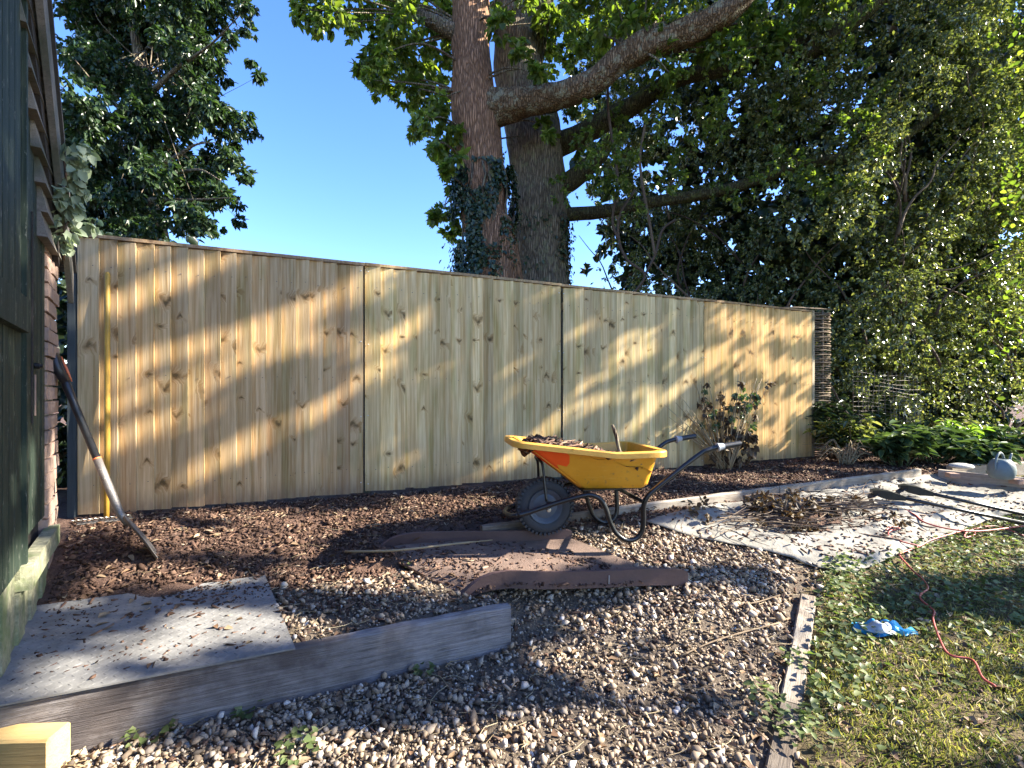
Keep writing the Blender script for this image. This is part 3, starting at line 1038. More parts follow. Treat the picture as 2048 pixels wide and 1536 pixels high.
# ------------------------------------------------------------------ trees
def clump_leaves(C, Rr, n_each, L, W, droop=.35, twig=.75, flat=.0, shell=.45):
    """leaves along random sprays inside clumps. C (k,3) centres, Rr (k,) or (k,3) radii"""
    C = np.asarray(C, float); k = len(C)
    Rr = np.asarray(Rr, float)
    if Rr.ndim == 1: Rr = np.repeat(Rr[:, None], 3, 1)
    ne = np.broadcast_to(np.asarray(n_each), (k,)).astype(int)
    idx = np.repeat(np.arange(k), ne)
    n = len(idx)
    per = 9                                        # leaves to a spray
    sp = np.arange(n) // per
    ns = sp.max() + 1
    sd = rvec(ns); sr = rng.uniform(shell, 1.05, ns)
    so = rvec(ns)
    tip = sd * sr[:, None]
    tdir = unit(sd * .9 + so * .7 + np.array([0, 0, -droop * .6]))
    tl = rng.uniform(.15, .45, ns)
    along = rng.uniform(-1, .0, n)
    off = tip[sp] + tdir[sp] * (along * tl[sp])[:, None]
    P = C[idx] + off * Rr[idx] + rng.normal(0, .012, (n, 3))
    D = unit(tdir[sp] * twig + rvec(n) * .8 + np.array([0, 0, -droop]))
    Nn = unit(rvec(n) * .75 + np.array([0, 0, .8]) + flat * np.array([0, -1, 0]))
    l = L * rng.uniform(.65, 1.25, n); w = W * rng.uniform(.7, 1.2, n)
    return P, D, Nn, l, w


def keep_sun(P, hard=.04, lo=None):
    m, _ = lit_metric(P)
    return (m > 1) | (rng.random(len(P)) < hard)


def leaf_obj(name, args, mat, parent, **kw):
    V, Fq = leaf_geo(*args, **kw)
    return mesh_np(name, V, Fq, mat, parent)


def rough_tube(ctrl, radii, n=28, amp=.05, seed=1, sub=10, ridges=11):
    """trunk or limb with a fluted, lumpy surface"""
    pts = curve_pts(ctrl, sub)
    rs = np.interp(np.linspace(0, 1, len(pts)), np.linspace(0, 1, len(radii)), radii)
    mb = MB(); mb.tube(pts, list(rs), n)
    V = np.array(mb.v)
    k = len(pts)
    for i in range(k):
        ang = np.arange(n) / n * 2 * np.pi
        c = np.array(pts[i])
        q = 1 + amp * (vnoise(np.cos(ang) * 1.3 + seed, np.sin(ang) * 1.3 + i * .11, 2.2, seed) + .5 * np.sin(ang * ridges + 2.2 * vnoise(np.full(n, i * .13), ang, 1.0, seed)) * .6
                       + .6 * vnoise(ang * 5, np.full(n, i * .45), 1.0, seed + 3))
        V[i * n:(i + 1) * n] = c + (V[i * n:(i + 1) * n] - c) * q[:, None]
    mb.v = [tuple(p) for p in V]
    return mb


def twigs_to(mb, base, tips, r0=.03, seed=0):
    rd = random.Random(seed)
    for t in tips:
        b, t = Vector(base), Vector(t)
        m = b.lerp(t, .5) + Vector((rd.uniform(-.2, .2), rd.uniform(-.2, .2), rd.uniform(-.05, .25)))
        mb.tube(curve_pts([b, m, t], 5), [r0 * (1 - .85 * i / 10) for i in range(11)], 6)


def build_trees():
    # --- oak with the reddish trunk
    g0 = at(1005, 560, 7.0); g0.z = .35
    oak = thing('oak_tree', 'oak with reddish-brown trunk and long lichened bough rising behind the fence', 'tree', tuple(g0))
    D = 7.0
    tr = rough_tube([g0 + Vector((.02, 0, -.3)), at(990, 540, D), at(968, 430, D), at(962, 330, D), at(950, 230, D), at(942, 120, D), at(942, 0, D), at(930, -160, D), at(900, -420, D)],
                    [.46, .38, .34, .335, .35, .275, .27, .24, .12], 36, .05, 2)
    trunk = tr.build('trunk', 'bark_red', oak, True, world=True)
    bl = rough_tube([at(950, 232, D), at(1010, 212, D - .1), at(1090, 197, D - .25), at(1180, 168, D - .4), at(1265, 103, D - .5), at(1370, 65, D - .6), at(1450, 25, D - .7), at(1540, -60, D - .8), at(1700, -200, D - 1.0)],
                    [.30, .23, .185, .17, .18, .185, .165, .12, .05], 28, .12, 4)
    bl.build('bough', 'bark_lichen', trunk, True, world=True)
    bl = rough_tube([at(935, 80, D), at(880, 50, D - .1), at(820, 15, D - .1), at(760, -60, D - .2)], [.12, .10, .08, .04], 14, .08, 5)
    bl.build('bough', 'bark_grey', trunk, True, world=True)
    cl = [(600, 15, 40), (645, 25, 48), (700, 40, 50), (760, 30, 60), (830, 40, 70), (890, 60, 60), (760, 95, 45), (745, 120, 30), (800, 120, 60), (860, 130, 60),
          (740, 165, 26), (775, 165, 40), (830, 185, 55), (885, 200, 55), (845, 240, 42), (890, 265, 50), (826, 268, 22), (905, 305, 34), (880, 315, 24), (865, 300, 20),
          (900, 430, 26), (870, 432, 16), (905, 470, 22), (725, 140, 18), (895, 340, 18), (915, 380, 22),
          (620, -60, 80), (740, -80, 110), (880, -90, 120), (1060, -100, 130), (1230, -90, 130), (1400, -80, 120), (1000, 40, 40), (1040, 100, 30), (1075, 145, 28),
          (1150, 30, 60), (1215, 60, 55), (1290, 30, 60), (1340, 80, 50), (1160, 100, 40), (1105, 60, 40), (1345, 160, 22), (1080, 245, 18), (1260, 60, 40), (1420, 90, 45),
          (1500, 30, 60), (1560, 80, 60), (1470, 110, 40), (1640, 20, 70), (1100, 270, 16)]
    C, Rr = [], []
    for u, v, r in cl:
        for _ in range(3):
            d = D + random.uniform(-.9, 1.3)
            C.append(at(u + random.uniform(-.4, .4) * r, v + random.uniform(-.4, .4) * r, d)); Rr.append(r / F * d * random.uniform(.45, .8))
    C = np.array([tuple(c) for c in C]); Rr = np.array(Rr)
    A = clump_leaves(C, Rr, np.clip(Rr ** 2 * 1900, 50, 800), .115, .075, .25)
    leaf_obj('crown', A, 'leaf_oak', oak)
    C2_ = []
    for _ in range(150):
        u, v = random.uniform(1120, 1760), random.uniform(-40, 430)
        if v > 440 - (u - 1120) * .1 or (u < 1300 and 60 < v < 230 and random.random() < .6): continue
        C2_.append(tuple(at(u, v, random.uniform(6.2, 7.4))))
    leaf_obj('crown', clump_leaves(np.array(C2_), rng.uniform(.10, .26, len(C2_)), 75, .062, .042, .35), 'leaf_oak', oak)
    tw = MB()
    ends = [C[i] for i in range(0, len(C), 2)]
    for e in ends:
        e = Vector(e)
        src = at(940, 60, D) if e.z > 6 else at(940, min(420, max(60, HY - (e.z - CAMZ) / e.y * F + 30)), D)
        if e.x > 1: src = at(1270, 100, D - .5)
        twigs_to(tw, src, [e], .022, int(e.x * 100))
    tw.build('twigs', 'bark_grey', oak, True, world=True)

    # --- second, ivy-clad trunk behind it
    D2 = 7.9
    g1 = at(1085, 560, D2); g1.z = .35
    oak2 = thing('ivy_clad_oak', 'grey furrowed trunk standing just behind the reddish oak, boughs reaching to the hedge', 'tree', tuple(g1))
    tr = rough_tube([g1 + Vector((0, 0, -.3)), at(1078, 540, D2), at(1077, 430, D2), at(1074, 330, D2), at(1062, 240, D2), at(1040, 150, D2), at(1030, 60, D2), at(1020, -40, D2), at(1000, -300, D2)],
                    [.52, .48, .46, .45, .46, .41, .35, .28, .12], 36, .06, 7)
    trunk2 = tr.build('trunk', 'bark_grey', oak2, True, world=True)
    for ctrl, rad, sd in (([at(1095, 300, D2), at(1170, 265, D2 - .1), at(1260, 215, D2 - .3), at(1350, 160, D2 - .5), at(1480, 130, D2 - .7), at(1640, 70, D2 - .9), at(1760, 0, D2 - 1)], [.2, .17, .15, .12, .10, .08, .06], 3),
                          ([at(1095, 390, D2), at(1150, 355, D2 - .1), at(1205, 305, D2 - .2), at(1240, 250, D2 - .2)], [.2, .16, .12, .05], 6),
                          ([at(1095, 430, D2), at(1190, 425, D2 - .1), at(1300, 405, D2 - .3), at(1450, 380, D2 - .5), at(1600, 330, D2 - .6), at(1760, 300, D2 - .6), at(1880, 220, D2 - .5), at(1960, 130, D2 - .4)], [.13, .10, .09, .085, .08, .07, .06, .04], 9),
                          ([at(1050, 170, D2), at(1075, 80, D2 - .1), at(1090, 10, D2 - .2), at(1120, -120, D2 - .3)], [.2, .16, .13, .06], 11),
                          ([at(1600, 110, D2 - .9), at(1640, 90, D2 - 1), at(1720, 30, D2 - 1.1), at(1790, -30, D2 - 1.1)], [.1, .13, .12, .09], 12)):
        rough_tube(ctrl, rad, 18, .08, sd).build('bough', 'bark_moss', trunk2, True, world=True)
    C, Rr = [], []
    for _ in range(90):
        u, v = random.uniform(990, 1700), random.uniform(-220, 120)
        d = D2 + random.uniform(.2, 2.0)
        C.append(tuple(at(u, v, d))); Rr.append(random.uniform(.22, .5))
    A = clump_leaves(np.array(C), np.array(Rr), 130, .11, .07, .3)
    leaf_obj('crown', A, 'leaf_oak', oak2)

    # --- ivy climbing the two trunks
    def ivy_on(trk, label, spans, n, D):
        t = thing('ivy', label, 'ivy', tuple(at((spans[0][2] + spans[0][3]) / 2, 560, D)))
        P = []
        for v0, v1, ua, ub, dens in spans:
            k = int(n * dens)
            v = rng.uniform(v0, v1, k); f = np.clip(rng.beta(.8, .8, k), 0, 1)
            uc = (ua + ub) / 2; hw = (ub - ua) / 2 / F * D
            an = np.pi * (1 - f)
            r = hw * (1.05 + rng.exponential(.10, k))
            X = (uc - CX) / F * D + np.cos(an) * r; Y = D - np.sin(an) * r * .9
            P.append(np.stack([X, Y, CAMZ - (v - HY) / F * D], 1))
        P = np.concatenate(P)
        nn = vnoise(P[:, 0] * 3.0 + P[:, 1], P[:, 2] * 1.2, 2.2, 23); zz = (P[:, 2] - .5) / 4.5
        P = P[nn > -.35 + .7 * np.clip(zz - .3, 0, 1)]; k = len(P)
        cen = np.array([(spans[0][2] + spans[0][3]) / 2, D])
        out = unit(np.stack([P[:, 0] - (cen[0] - CX) / F * D, P[:, 1] - D, np.zeros(k)], 1))
        Dv = unit(rvec(k) * .6 + np.array([0, 0, -1.0]) + out * .3)
        leaf_obj('leaves', (P, Dv, unit(out + rvec(k) * .5 + np.array([0, 0, .3])), .058 * rng.uniform(.5, 1.4, k), .052 * rng.uniform(.5, 1.4, k)), 'leaf_ivy', t)
        st = MB()
        for j in range(7):
            u0 = random.uniform(spans[0][2], spans[0][3])
            hw = (spans[0][3] - spans[0][2]) / 2
            pts = []
            for v in range(570, int(spans[-1][0]), -25):
                u0 += random.uniform(-8, 8); u0 = min(max(u0, spans[0][2] + 6), spans[0][3] - 6)
                f = (u0 - (spans[0][2] + hw)) / hw
                pts.append(at(u0, v, D) + Vector((0, -math.sqrt(max(.02, 1 - f * f)) * hw / F * D * 1.02 + .02, 0)))
            if len(pts) > 2:
                st.tube(pts, .018, 6)
        st.build('stems', 'bark_grey', t, True, world=True)
    ivy_on(None, 'dark ivy wrapping the lower reddish oak trunk', [(430, 570, 922, 1020, 1.0), (335, 440, 915, 1010, .55), (250, 360, 905, 935, .22), (330, 450, 990, 1030, .3)], 4200, 7.0)
    ivy_on(None, 'dark ivy between and up the grey furrowed trunk', [(440, 580, 1030, 1130, .6), (260, 450, 1010, 1060, .5), (420, 560, 1010, 1050, .5)], 3600, 7.9)

    # --- dark evergreen by the shed
    lt = thing('evergreen_tree', 'dark glossy evergreen tree filling the gap above the fence beside the shed', 'tree', (-3.9, 5.6, .35))
    DL = 5.6
    tr = rough_tube([Vector((-3.9, 6.0, .1)), at(330, 520, DL + .5), at(300, 360, DL + .5), at(290, 200, DL + .5), at(260, 0, DL + .5), at(230, -200, DL + .5)], [.11, .09, .08, .07, .05, .03], 16, .08, 13)
    trunk = tr.build('trunk', 'bark_grey', lt, True, world=True)
    for q, (ctrl) in enumerate(([(300, 330), (340, 320), (390, 290), (430, 285)], [(300, 340), (350, 345), (400, 340), (440, 360)], [(290, 200), (350, 140), (420, 90), (480, 30)], [(300, 400), (380, 400), (470, 395)], [(290, 240), (220, 200), (150, 120)])):
        rough_tube([at(u, v, DL - (.1 + .05 * q) * j_) for j_, (u, v) in enumerate(ctrl)], [.035, .024, .012, .004], 8, .05, 20 + q).build('bough', 'bark_grey', trunk, True, world=True)
    cl = [(170, 30, 70), (260, 30, 80), (350, 40, 75), (430, 20, 55), (480, 5, 30), (170, 130, 70), (260, 130, 80), (350, 130, 75), (425, 95, 40), (470, 75, 30), (500, 20, 25), (395, 175, 45),
          (440, 150, 22), (180, 240, 70), (270, 240, 80), (360, 240, 70), (420, 230, 50), (470, 240, 32), (505, 268, 22), (190, 340, 70), (280, 340, 75), (370, 340, 70), (440, 320, 50), (485, 335, 28),
          (470, 290, 28), (210, 420, 60), (290, 420, 65), (370, 410, 55), (440, 390, 40), (480, 400, 26), (470, 440, 24), (400, 440, 40), (250, 450, 40), (495, 360, 14), (520, 150, 9), (505, 120, 12), (495, 55, 18),
          (170, -80, 90), (290, -90, 100), (410, -70, 80), (330, 460, 30), (140, 420, 40), (130, 300, 40), (430, 455, 22), (200, 460, 40), (300, 465, 35), (170, 380, 50), (240, 380, 50), (380, 465, 20)]
    C, Rr = [], []
    for u, v, r in cl:
        for _ in range(3 if r > 30 else 1):
            d = DL + random.uniform(-.5, 1.0)
            C.append(tuple(at(u + random.uniform(-.45, .45) * r, v + random.uniform(-.45, .45) * r, d))); Rr.append(r / F * d * random.uniform(.5, .85))
    A = clump_leaves(np.array(C), np.array(Rr), np.clip(np.array(Rr) ** 2 * 8000, 80, 1700), .078, .042, .45)
    leaf_obj('crown', A, 'leaf_dark', lt)
    tw = MB()
    for c in C[::2]:
        twigs_to(tw, at(290, random.uniform(100, 420), DL + .4), [c], .009, int(c[2] * 777))
    tw.build('twigs', 'bark_grey', lt, True, world=True)

    # --- ivy-grown hedge that fills the right side
    hd = thing('hedge', 'tall overgrown hedge of small glossy leaves filling the right side behind the fence', 'hedge', (6.0, 7.6, .35))
    C, Rr, sz = [], [], []
    fr = [(1.2, 9.4), (2.4, 8.6), (3.6, 7.7), (4.4, 7.0), (5.5, 6.9), (7.0, 7.5), (8.5, 8.2), (10.5, 9.0), (12.5, 9.4)]
    for _ in range(1600):
        x = random.uniform(1.2, 11.6)
        y0 = np.interp(x, [a for a, b in fr], [b for a, b in fr])
        z = .3 + 8.2 * random.random() ** .9
        ov = .9 * math.sin(x * 1.7 + z * .9) * .35 + .35 * math.sin(x * 3.1 - z * 2.3)
        y = y0 + ov + abs(random.gauss(0, .55)) - .12 * max(0, z - 2.5)
        if x < 3.2 and z < 1.0: continue
        C.append((x, y, z)); Rr.append(random.uniform(.22, .48))
    C = np.array(C); Rr = np.array(Rr)
    u, v = pix(C)
    okk = ~((u > 1130) & (u < 1270) & (v > 440) & (v < 580) & (rng.random(len(u)) < .8)) & ~((u < 1165) & (v > 150)) & ~((u < 1240) & (v > 250) & (v < 440) & (rng.random(len(u)) < .6)) & ~((u > 1240) & (u < 1560) & (v < 110) & (rng.random(len(u)) < .55))
    C, Rr = C[okk], Rr[okk]
    P, Dd, Nn, l, w = clump_leaves(C, Rr, 142, .058, .038, .35)
    k = keep_sun(P, .25)  # hedge thinned where it would block the chosen sun patches
    leaf_obj('foliage', (P[k], Dd[k], Nn[k], l[k], w[k]), 'leaf_hedge', hd)
    # large dark leaves as backing, put in to keep the hedge interior dark
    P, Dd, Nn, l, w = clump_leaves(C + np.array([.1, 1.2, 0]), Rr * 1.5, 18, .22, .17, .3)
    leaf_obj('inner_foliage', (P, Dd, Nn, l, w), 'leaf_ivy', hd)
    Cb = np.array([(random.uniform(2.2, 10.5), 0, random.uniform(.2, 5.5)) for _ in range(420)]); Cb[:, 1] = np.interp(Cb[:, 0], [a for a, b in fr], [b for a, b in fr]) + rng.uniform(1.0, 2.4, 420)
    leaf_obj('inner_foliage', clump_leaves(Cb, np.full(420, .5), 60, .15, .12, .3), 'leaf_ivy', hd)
    st = MB()
    for j in range(46):
        x = random.uniform(1.9, 9.5); y0 = np.interp(x, [a for a, b in fr], [b for a, b in fr])
        p = Vector((x, y0 + random.uniform(-.1, .5), random.uniform(.3, 4.5)))
        pts = [p]
        dv = Vector((random.uniform(-.6, .6), random.uniform(-.25, .1), random.uniform(.5, 1)))
        for i in range(6):
            p = p + dv * .32
            dv = (dv + Vector((random.uniform(-.5, .5), random.uniform(-.2, .2), random.uniform(-.3, .3)))).normalized()
            pts.append(p)
        st.tube(curve_pts(pts, 3), [.022 * (1 - .8 * i / 18) for i in range(19)], 6)
    # bare bent stems above the third panel
    for ctrl in ([(1265, 590), (1290, 550), (1255, 520), (1238, 480), (1240, 430), (1270, 380)], [(1290, 550), (1310, 510), (1325, 460), (1350, 440)], [(1238, 480), (1225, 440), (1235, 350), (1215, 200), (1230, 60)], [(1310, 510), (1300, 450), (1280, 330), (1290, 250)]):
        st.tube(curve_pts([at(a, b, 7.0) for a, b in ctrl], 5), .02, 6)
    st.build('stems', 'twig', hd, True, world=True)

    # --- unseen shade tree to the east, its crown shaped to dapple the garden
    P0 = np.array([-SUN_H.y, SUN_H.x, 0]); Q0 = np.cross(SUNV, P0)
    if Q0[2] < 0: Q0 = -Q0
    corners = np.array([(x, y, z) for x in (-3.6, 6.5) for y in (.4, 6.8) for z in (0, 2.4)])
    corners = corners[~((corners[:, 0] > 3) & (corners[:, 1] < 1))]
    pr, qr = corners @ P0, corners @ Q0
    n = 125000
    p = rng.uniform(pr.min() - .3, pr.max() + .6, n); q = rng.uniform(qr.min() - .2, qr.max() + .5, n)
    base = p[:, None] * P0 + q[:, None] * Q0
    xc = rng.uniform(7.2, 10.2, n)
    lam = (xc - base[:, 0]) / SUNV[0]
    P = base + SUNV * lam[:, None]
    okk = (P[:, 2] > 1.0)
    P = P[okk]
    m, fen = lit_metric(P)
    cl_ = vnoise(P[:, 1] * 1.0, P[:, 2] * 1.0, 2.3, 5)
    keep = ((m > 1) | (rng.random(len(P)) < .012)) & (~LAST['over'] | (rng.random(len(P)) < .12))  # drops leaves that would shade a chosen sun patch
    P = P[keep]; n = len(P); print('shade leaves', n)
    st_ = thing('shade_tree', 'unseen shade tree off to the right, crown shaped to dapple the light', 'tree', (8.8, .1, .0))
    leaf_obj('crown', (P, unit(rvec(n) + np.array([0, 0, -.5])), unit(rvec(n) * .5 + SUNV * .8), .088 * rng.uniform(.7, 1.25, n), .072 * rng.uniform(.7, 1.25, n)), 'leaf_oak', st_)
    rough_tube([Vector((8.8, .1, -.3)), Vector((8.9, .1, 1.2)), Vector((8.8, .5, 3)), Vector((8.7, 1.4, 6.0))], [.24, .16, .11, .03], 20, .05, 31).build('trunk', 'bark_grey', st_, True, world=True)


build_trees()

# ------------------------------------------------------------------ timber edgings, sleeper, tread plate
def on_line_box(mb, A, B, w_in, z0a, z0b, z1a, z1b, inward):
    """board from A to B (2-D), thickness w_in towards `inward` (2-D unit)"""
    A, B, i = Vector(A).to_2d(), Vector(B).to_2d(), Vector(inward) * w_in
    f = lambda p, z: (p.x, p.y, z)
    return mb.hexa([f(A, z0a), f(B, z0b), f(B + i, z0b), f(A + i, z0a), f(A, z1a), f(B, z1b), f(B + i, z1b), f(A + i, z1a)])


def bevel(o, w=.004, seg_=2):
    m = o.modifiers.new('bevel', 'BEVEL'); m.width = w; m.segments = seg_; m.limit_method = 'ANGLE'
    return o


def chunky(name, A, B, w_in, z0, z1, inward, mat, label, cat, group=None, n=14, amp=.006, seed=0, dz=0.0):
    """weathered timber with a slightly wavering outline; origin at A, x along the timber"""
    A, B = Vector(A).to_2d(), Vector(B).to_2d()
    L = (B - A).length; ang = math.atan2((B - A).y, (B - A).x)
    d = (B - A).normalized(); side = Vector(inward).to_2d()
    sgn = 1 if (d.x * side.y - d.y * side.x) > 0 else -1
    rd = random.Random(seed)
    mb = MB(); loops = []
    for k in range(n + 1):
        x = L * k / n
        j = lambda: rd.uniform(-amp, amp)
        zz = dz * k / n
        c = .008
        loops.append([(x, j() * .4, z0), (x, sgn * w_in, z0), (x, sgn * w_in + j() * .4, z1 + zz - c + j()), (x, sgn * (w_in - c), z1 + zz + j() * .7), (x, sgn * c + j() * .3, z1 + zz + j() * .7), (x, j() * .5, z1 + zz - c + j() * .7)])
    mb.loft(loops)
    o = mb.build(name, mat, None)
    o.location = (A.x, A.y, 0); o.rotation_euler = (0, 0, ang)
    return tag(o, label, cat, group)


def build_timbers():
    inw = (-N2[0], -N2[1])
    # long sleeper board holding up the terrace
    Ee = from_sa(1.945, 2.215); Ws = from_sa(1.945, .10)
    chunky('sleeper_board', Ws, Ee, .05, -.08, .205, inw, 'grey_timber', 'long weathered grey board edging the raised terrace in the foreground', 'board', n=30, amp=.004, seed=3)
    # its return under the ramp
    chunky('return_board', from_sa(1.89, 2.205), from_sa(1.42, 2.16), .045, -.05, .175, (-E2[0], -E2[1]), 'dark_timber', 'short dark board returning under the brown ramp', 'board', seed=4)
    # fresh-sawn timber bottom left
    a = onz(148, 1436, .135)
    chunky('fresh_timber', (a.x - .75, a.y - .05), (a.x, a.y - .012), .085, -.03, .135, (.1, -.99), 'fresh_timber', 'fresh-sawn yellow timber in the bottom left corner', 'timber', n=8, amp=.0015, seed=5)
    # bed edging: three lengths
    for k, (a0, a1, zt, lab) in enumerate(((2.35, 3.35, .365, 'dark weathered bed-edging board behind the barrow wheel'), (3.36, 5.0, .385, 'pale weathered bed-edging board behind the wheelbarrow leg'), (5.01, 7.1, .40, 'pale weathered bed-edging board leading to the watering can'))):
        chunky('edging_board', from_sa(1.20, a0), from_sa(1.20, a1), .045, .15, zt, inw, 'dark_timber' if k == 0 else 'pale_timber', lab, 'board', 'timber edging of the planting bed', n=16, amp=.004, seed=10 + k, dz=.015)
    p0, p1 = ong(1955, 938), ong(2010, 968)
    chunky('edging_board', (4.35, 4.85), (4.75, 4.35), .06, .25, .405, (.7, .6), 'pale_timber', 'short pale board turning the bed corner by the watering can', 'board', 'timber edging of the planting bed', n=6, seed=20)
    chunky('edging_board', (4.62, 4.98), (6.3, 5.35), .06, .25, .43, (-.2, .97), 'pale_timber', 'pale edging board behind the watering can', 'board', 'timber edging of the planting bed', n=8, seed=21)
    # lawn edging: three butted pieces
    L = LE1 - LE0; ln = np.linalg.norm(L); d = L / ln
    cuts = (-.45, .37, .80, 1.33)
    labs = ('dark lawn-edging board at the bottom of the picture', 'lawn-edging board length between gravel and lawn, middle one of three', 'far lawn-edging board length, nearest the white sheet')
    for k in range(3):
        A = LE0 + d * (cuts[k] + .006); B = LE0 + d * cuts[k + 1]
        zt = float(ground_z(*((A + B) / 2), False)) + .014
        za = float(ground_z(*A, False)) + .018; zb = float(ground_z(*B, False)) + .018
        chunky('lawn_edging', A, B, .075, za - .1, za, (LEN_[0], LEN_[1]), 'pale_timber' if k else 'dark_timber', labs[k], 'board', 'lawn edging boards', n=10, amp=.003, seed=30 + k, dz=zb - za)
    # steel tread plate
    pr = [onz(530, 1150, .205), onz(588, 1292, .205)]
    ed = (pr[1] - pr[0]).normalized(); wd = Vector((-E2[0], -E2[1], 0))
    L1 = (pr[1] - pr[0]).length + .03
    pl = thing('tread_plate', 'dull grey steel tread plate lying on the terrace by the shed', 'metal plate', tuple(pr[0]))
    ang = math.atan2(wd.y, wd.x); pl.rotation_euler = (R(.4), R(-.2), ang)
    loc_d = Matrix.Rotation(-ang, 4, 'Z') @ ed
    sx, sy = loc_d.x, loc_d.y
    Wd = 1.12
    p = MB()
    q = lambda a, b, z: (a * Wd + b * L1 * sx, b * L1 * sy, z)
    p.hexa([q(0, 0, -.006), q(1, 0, -.006), q(1, 1, -.006), q(0, 1, -.006), q(0, 0, 0), q(1, 0, 0), q(1, 1, 0), q(0, 1, 0)])
    p.build('plate', 'plate_metal', pl)
    loz = MB(); k = 0
    st = .030
    for i in range(int(Wd / st)):
        for j in range(int(L1 / st)):
            a = (i + .5) * st / Wd; b = (j + .5) * st / L1
            c = Vector(q(a, b, 0)); th = R(45) if (i + j) % 2 else R(-45)
            dx = Vector((math.cos(th), math.sin(th), 0)) * .0135; dy = Vector((-math.sin(th), math.cos(th), 0)) * .0042
            up = Vector((0, 0, .0014))
            loz.add([c - dx, c - dy, c + dx, c + dy, c - dx * .35 + up, c + dx * .35 + up], [(0, 1, 5, 4), (1, 2, 5), (2, 3, 4, 5), (3, 0, 4)])
    o = loz.build('tread_pattern', 'plate_metal', pl); o['kind'] = 'stuff'


build_timbers()


# ------------------------------------------------------------------ brown ramp
def build_ramp():
    N0, N1 = Vector((-.262, 2.36, 0)), Vector((.945, 2.60, 0)); A0, A1 = Vector((-.80, 2.86, 0)), Vector((.37, 2.96, 0))
    rp = thing('loading_ramp', 'brown rubber-edged ramp with two raised side rims lying on the gravel', 'ramp', (0.05, 2.68, .2))
    zn = lambda t: np.interp(t, [0, .05, .12, .2, 1], [.175, .195, .212, .218, .16])
    zf = lambda t: np.interp(t, [0, .05, .12, .2, 1], [.245, .262, .272, .276, .275])

    def pt(t, w, dz=0):
        a = N0.lerp(N1, t); b = A0.lerp(A1, t)
        p = a.lerp(b, w)
        p.z = float(zn(t) * (1 - w) + zf(t) * w) + dz + .006 * math.sin(t * 9 + w * 5)
        return p
    mb = MB(); nt_, nw = 26, 10
    top = [[pt(i / nt_, j / nw) for j in range(nw + 1)] for i in range(nt_ + 1)]
    bot = [[pt(i / nt_, j / nw, -.014) for j in range(nw, -1, -1)] for i in range(nt_ + 1)]
    mb.loft([t_ + b_ for t_, b_ in zip(top, bot)])
    mb.build('deck', 'ramp_deck', rp, True, world=True, angle=40)
    for w0, w1, hh, z_of in ((-.025, .003, .066, zn), (.997, 1.025, .062, zf)):
        mb = MB(); loops = []
        for i in range(41):
            t = i / 40
            rise = hh * np.interp(t, [0, .03, .08, .14, .2, .97, 1], [.12, .45, .78, .95, 1, 1, .8])
            z = -.014
            if w0 < .5: z = -.022
            a, b, c, d = pt(t, w0, z), pt(t, w1, z), pt(t, w1, rise), pt(t, w0, rise)
            wv = Vector((0, .004 * math.sin(t * 17 + w0), .004 * math.sin(t * 11 + 1)))
            loops.append([a + wv, b + wv, c + wv, d + wv])
        mb.loft(loops)
        mb.build('rim', 'ramp_rubber', rp, True, world=True, angle=25)
    # pale scuff on the near rim
    a = pt(.62, -.038, .0); 
    MB().bar(a + Vector((0, -.004, .005)), a + Vector((.002, -.004, .05)), .005, .003, (0, 1, 0)).build('scuff', 'stone_grey', rp, world=True)


build_ramp()


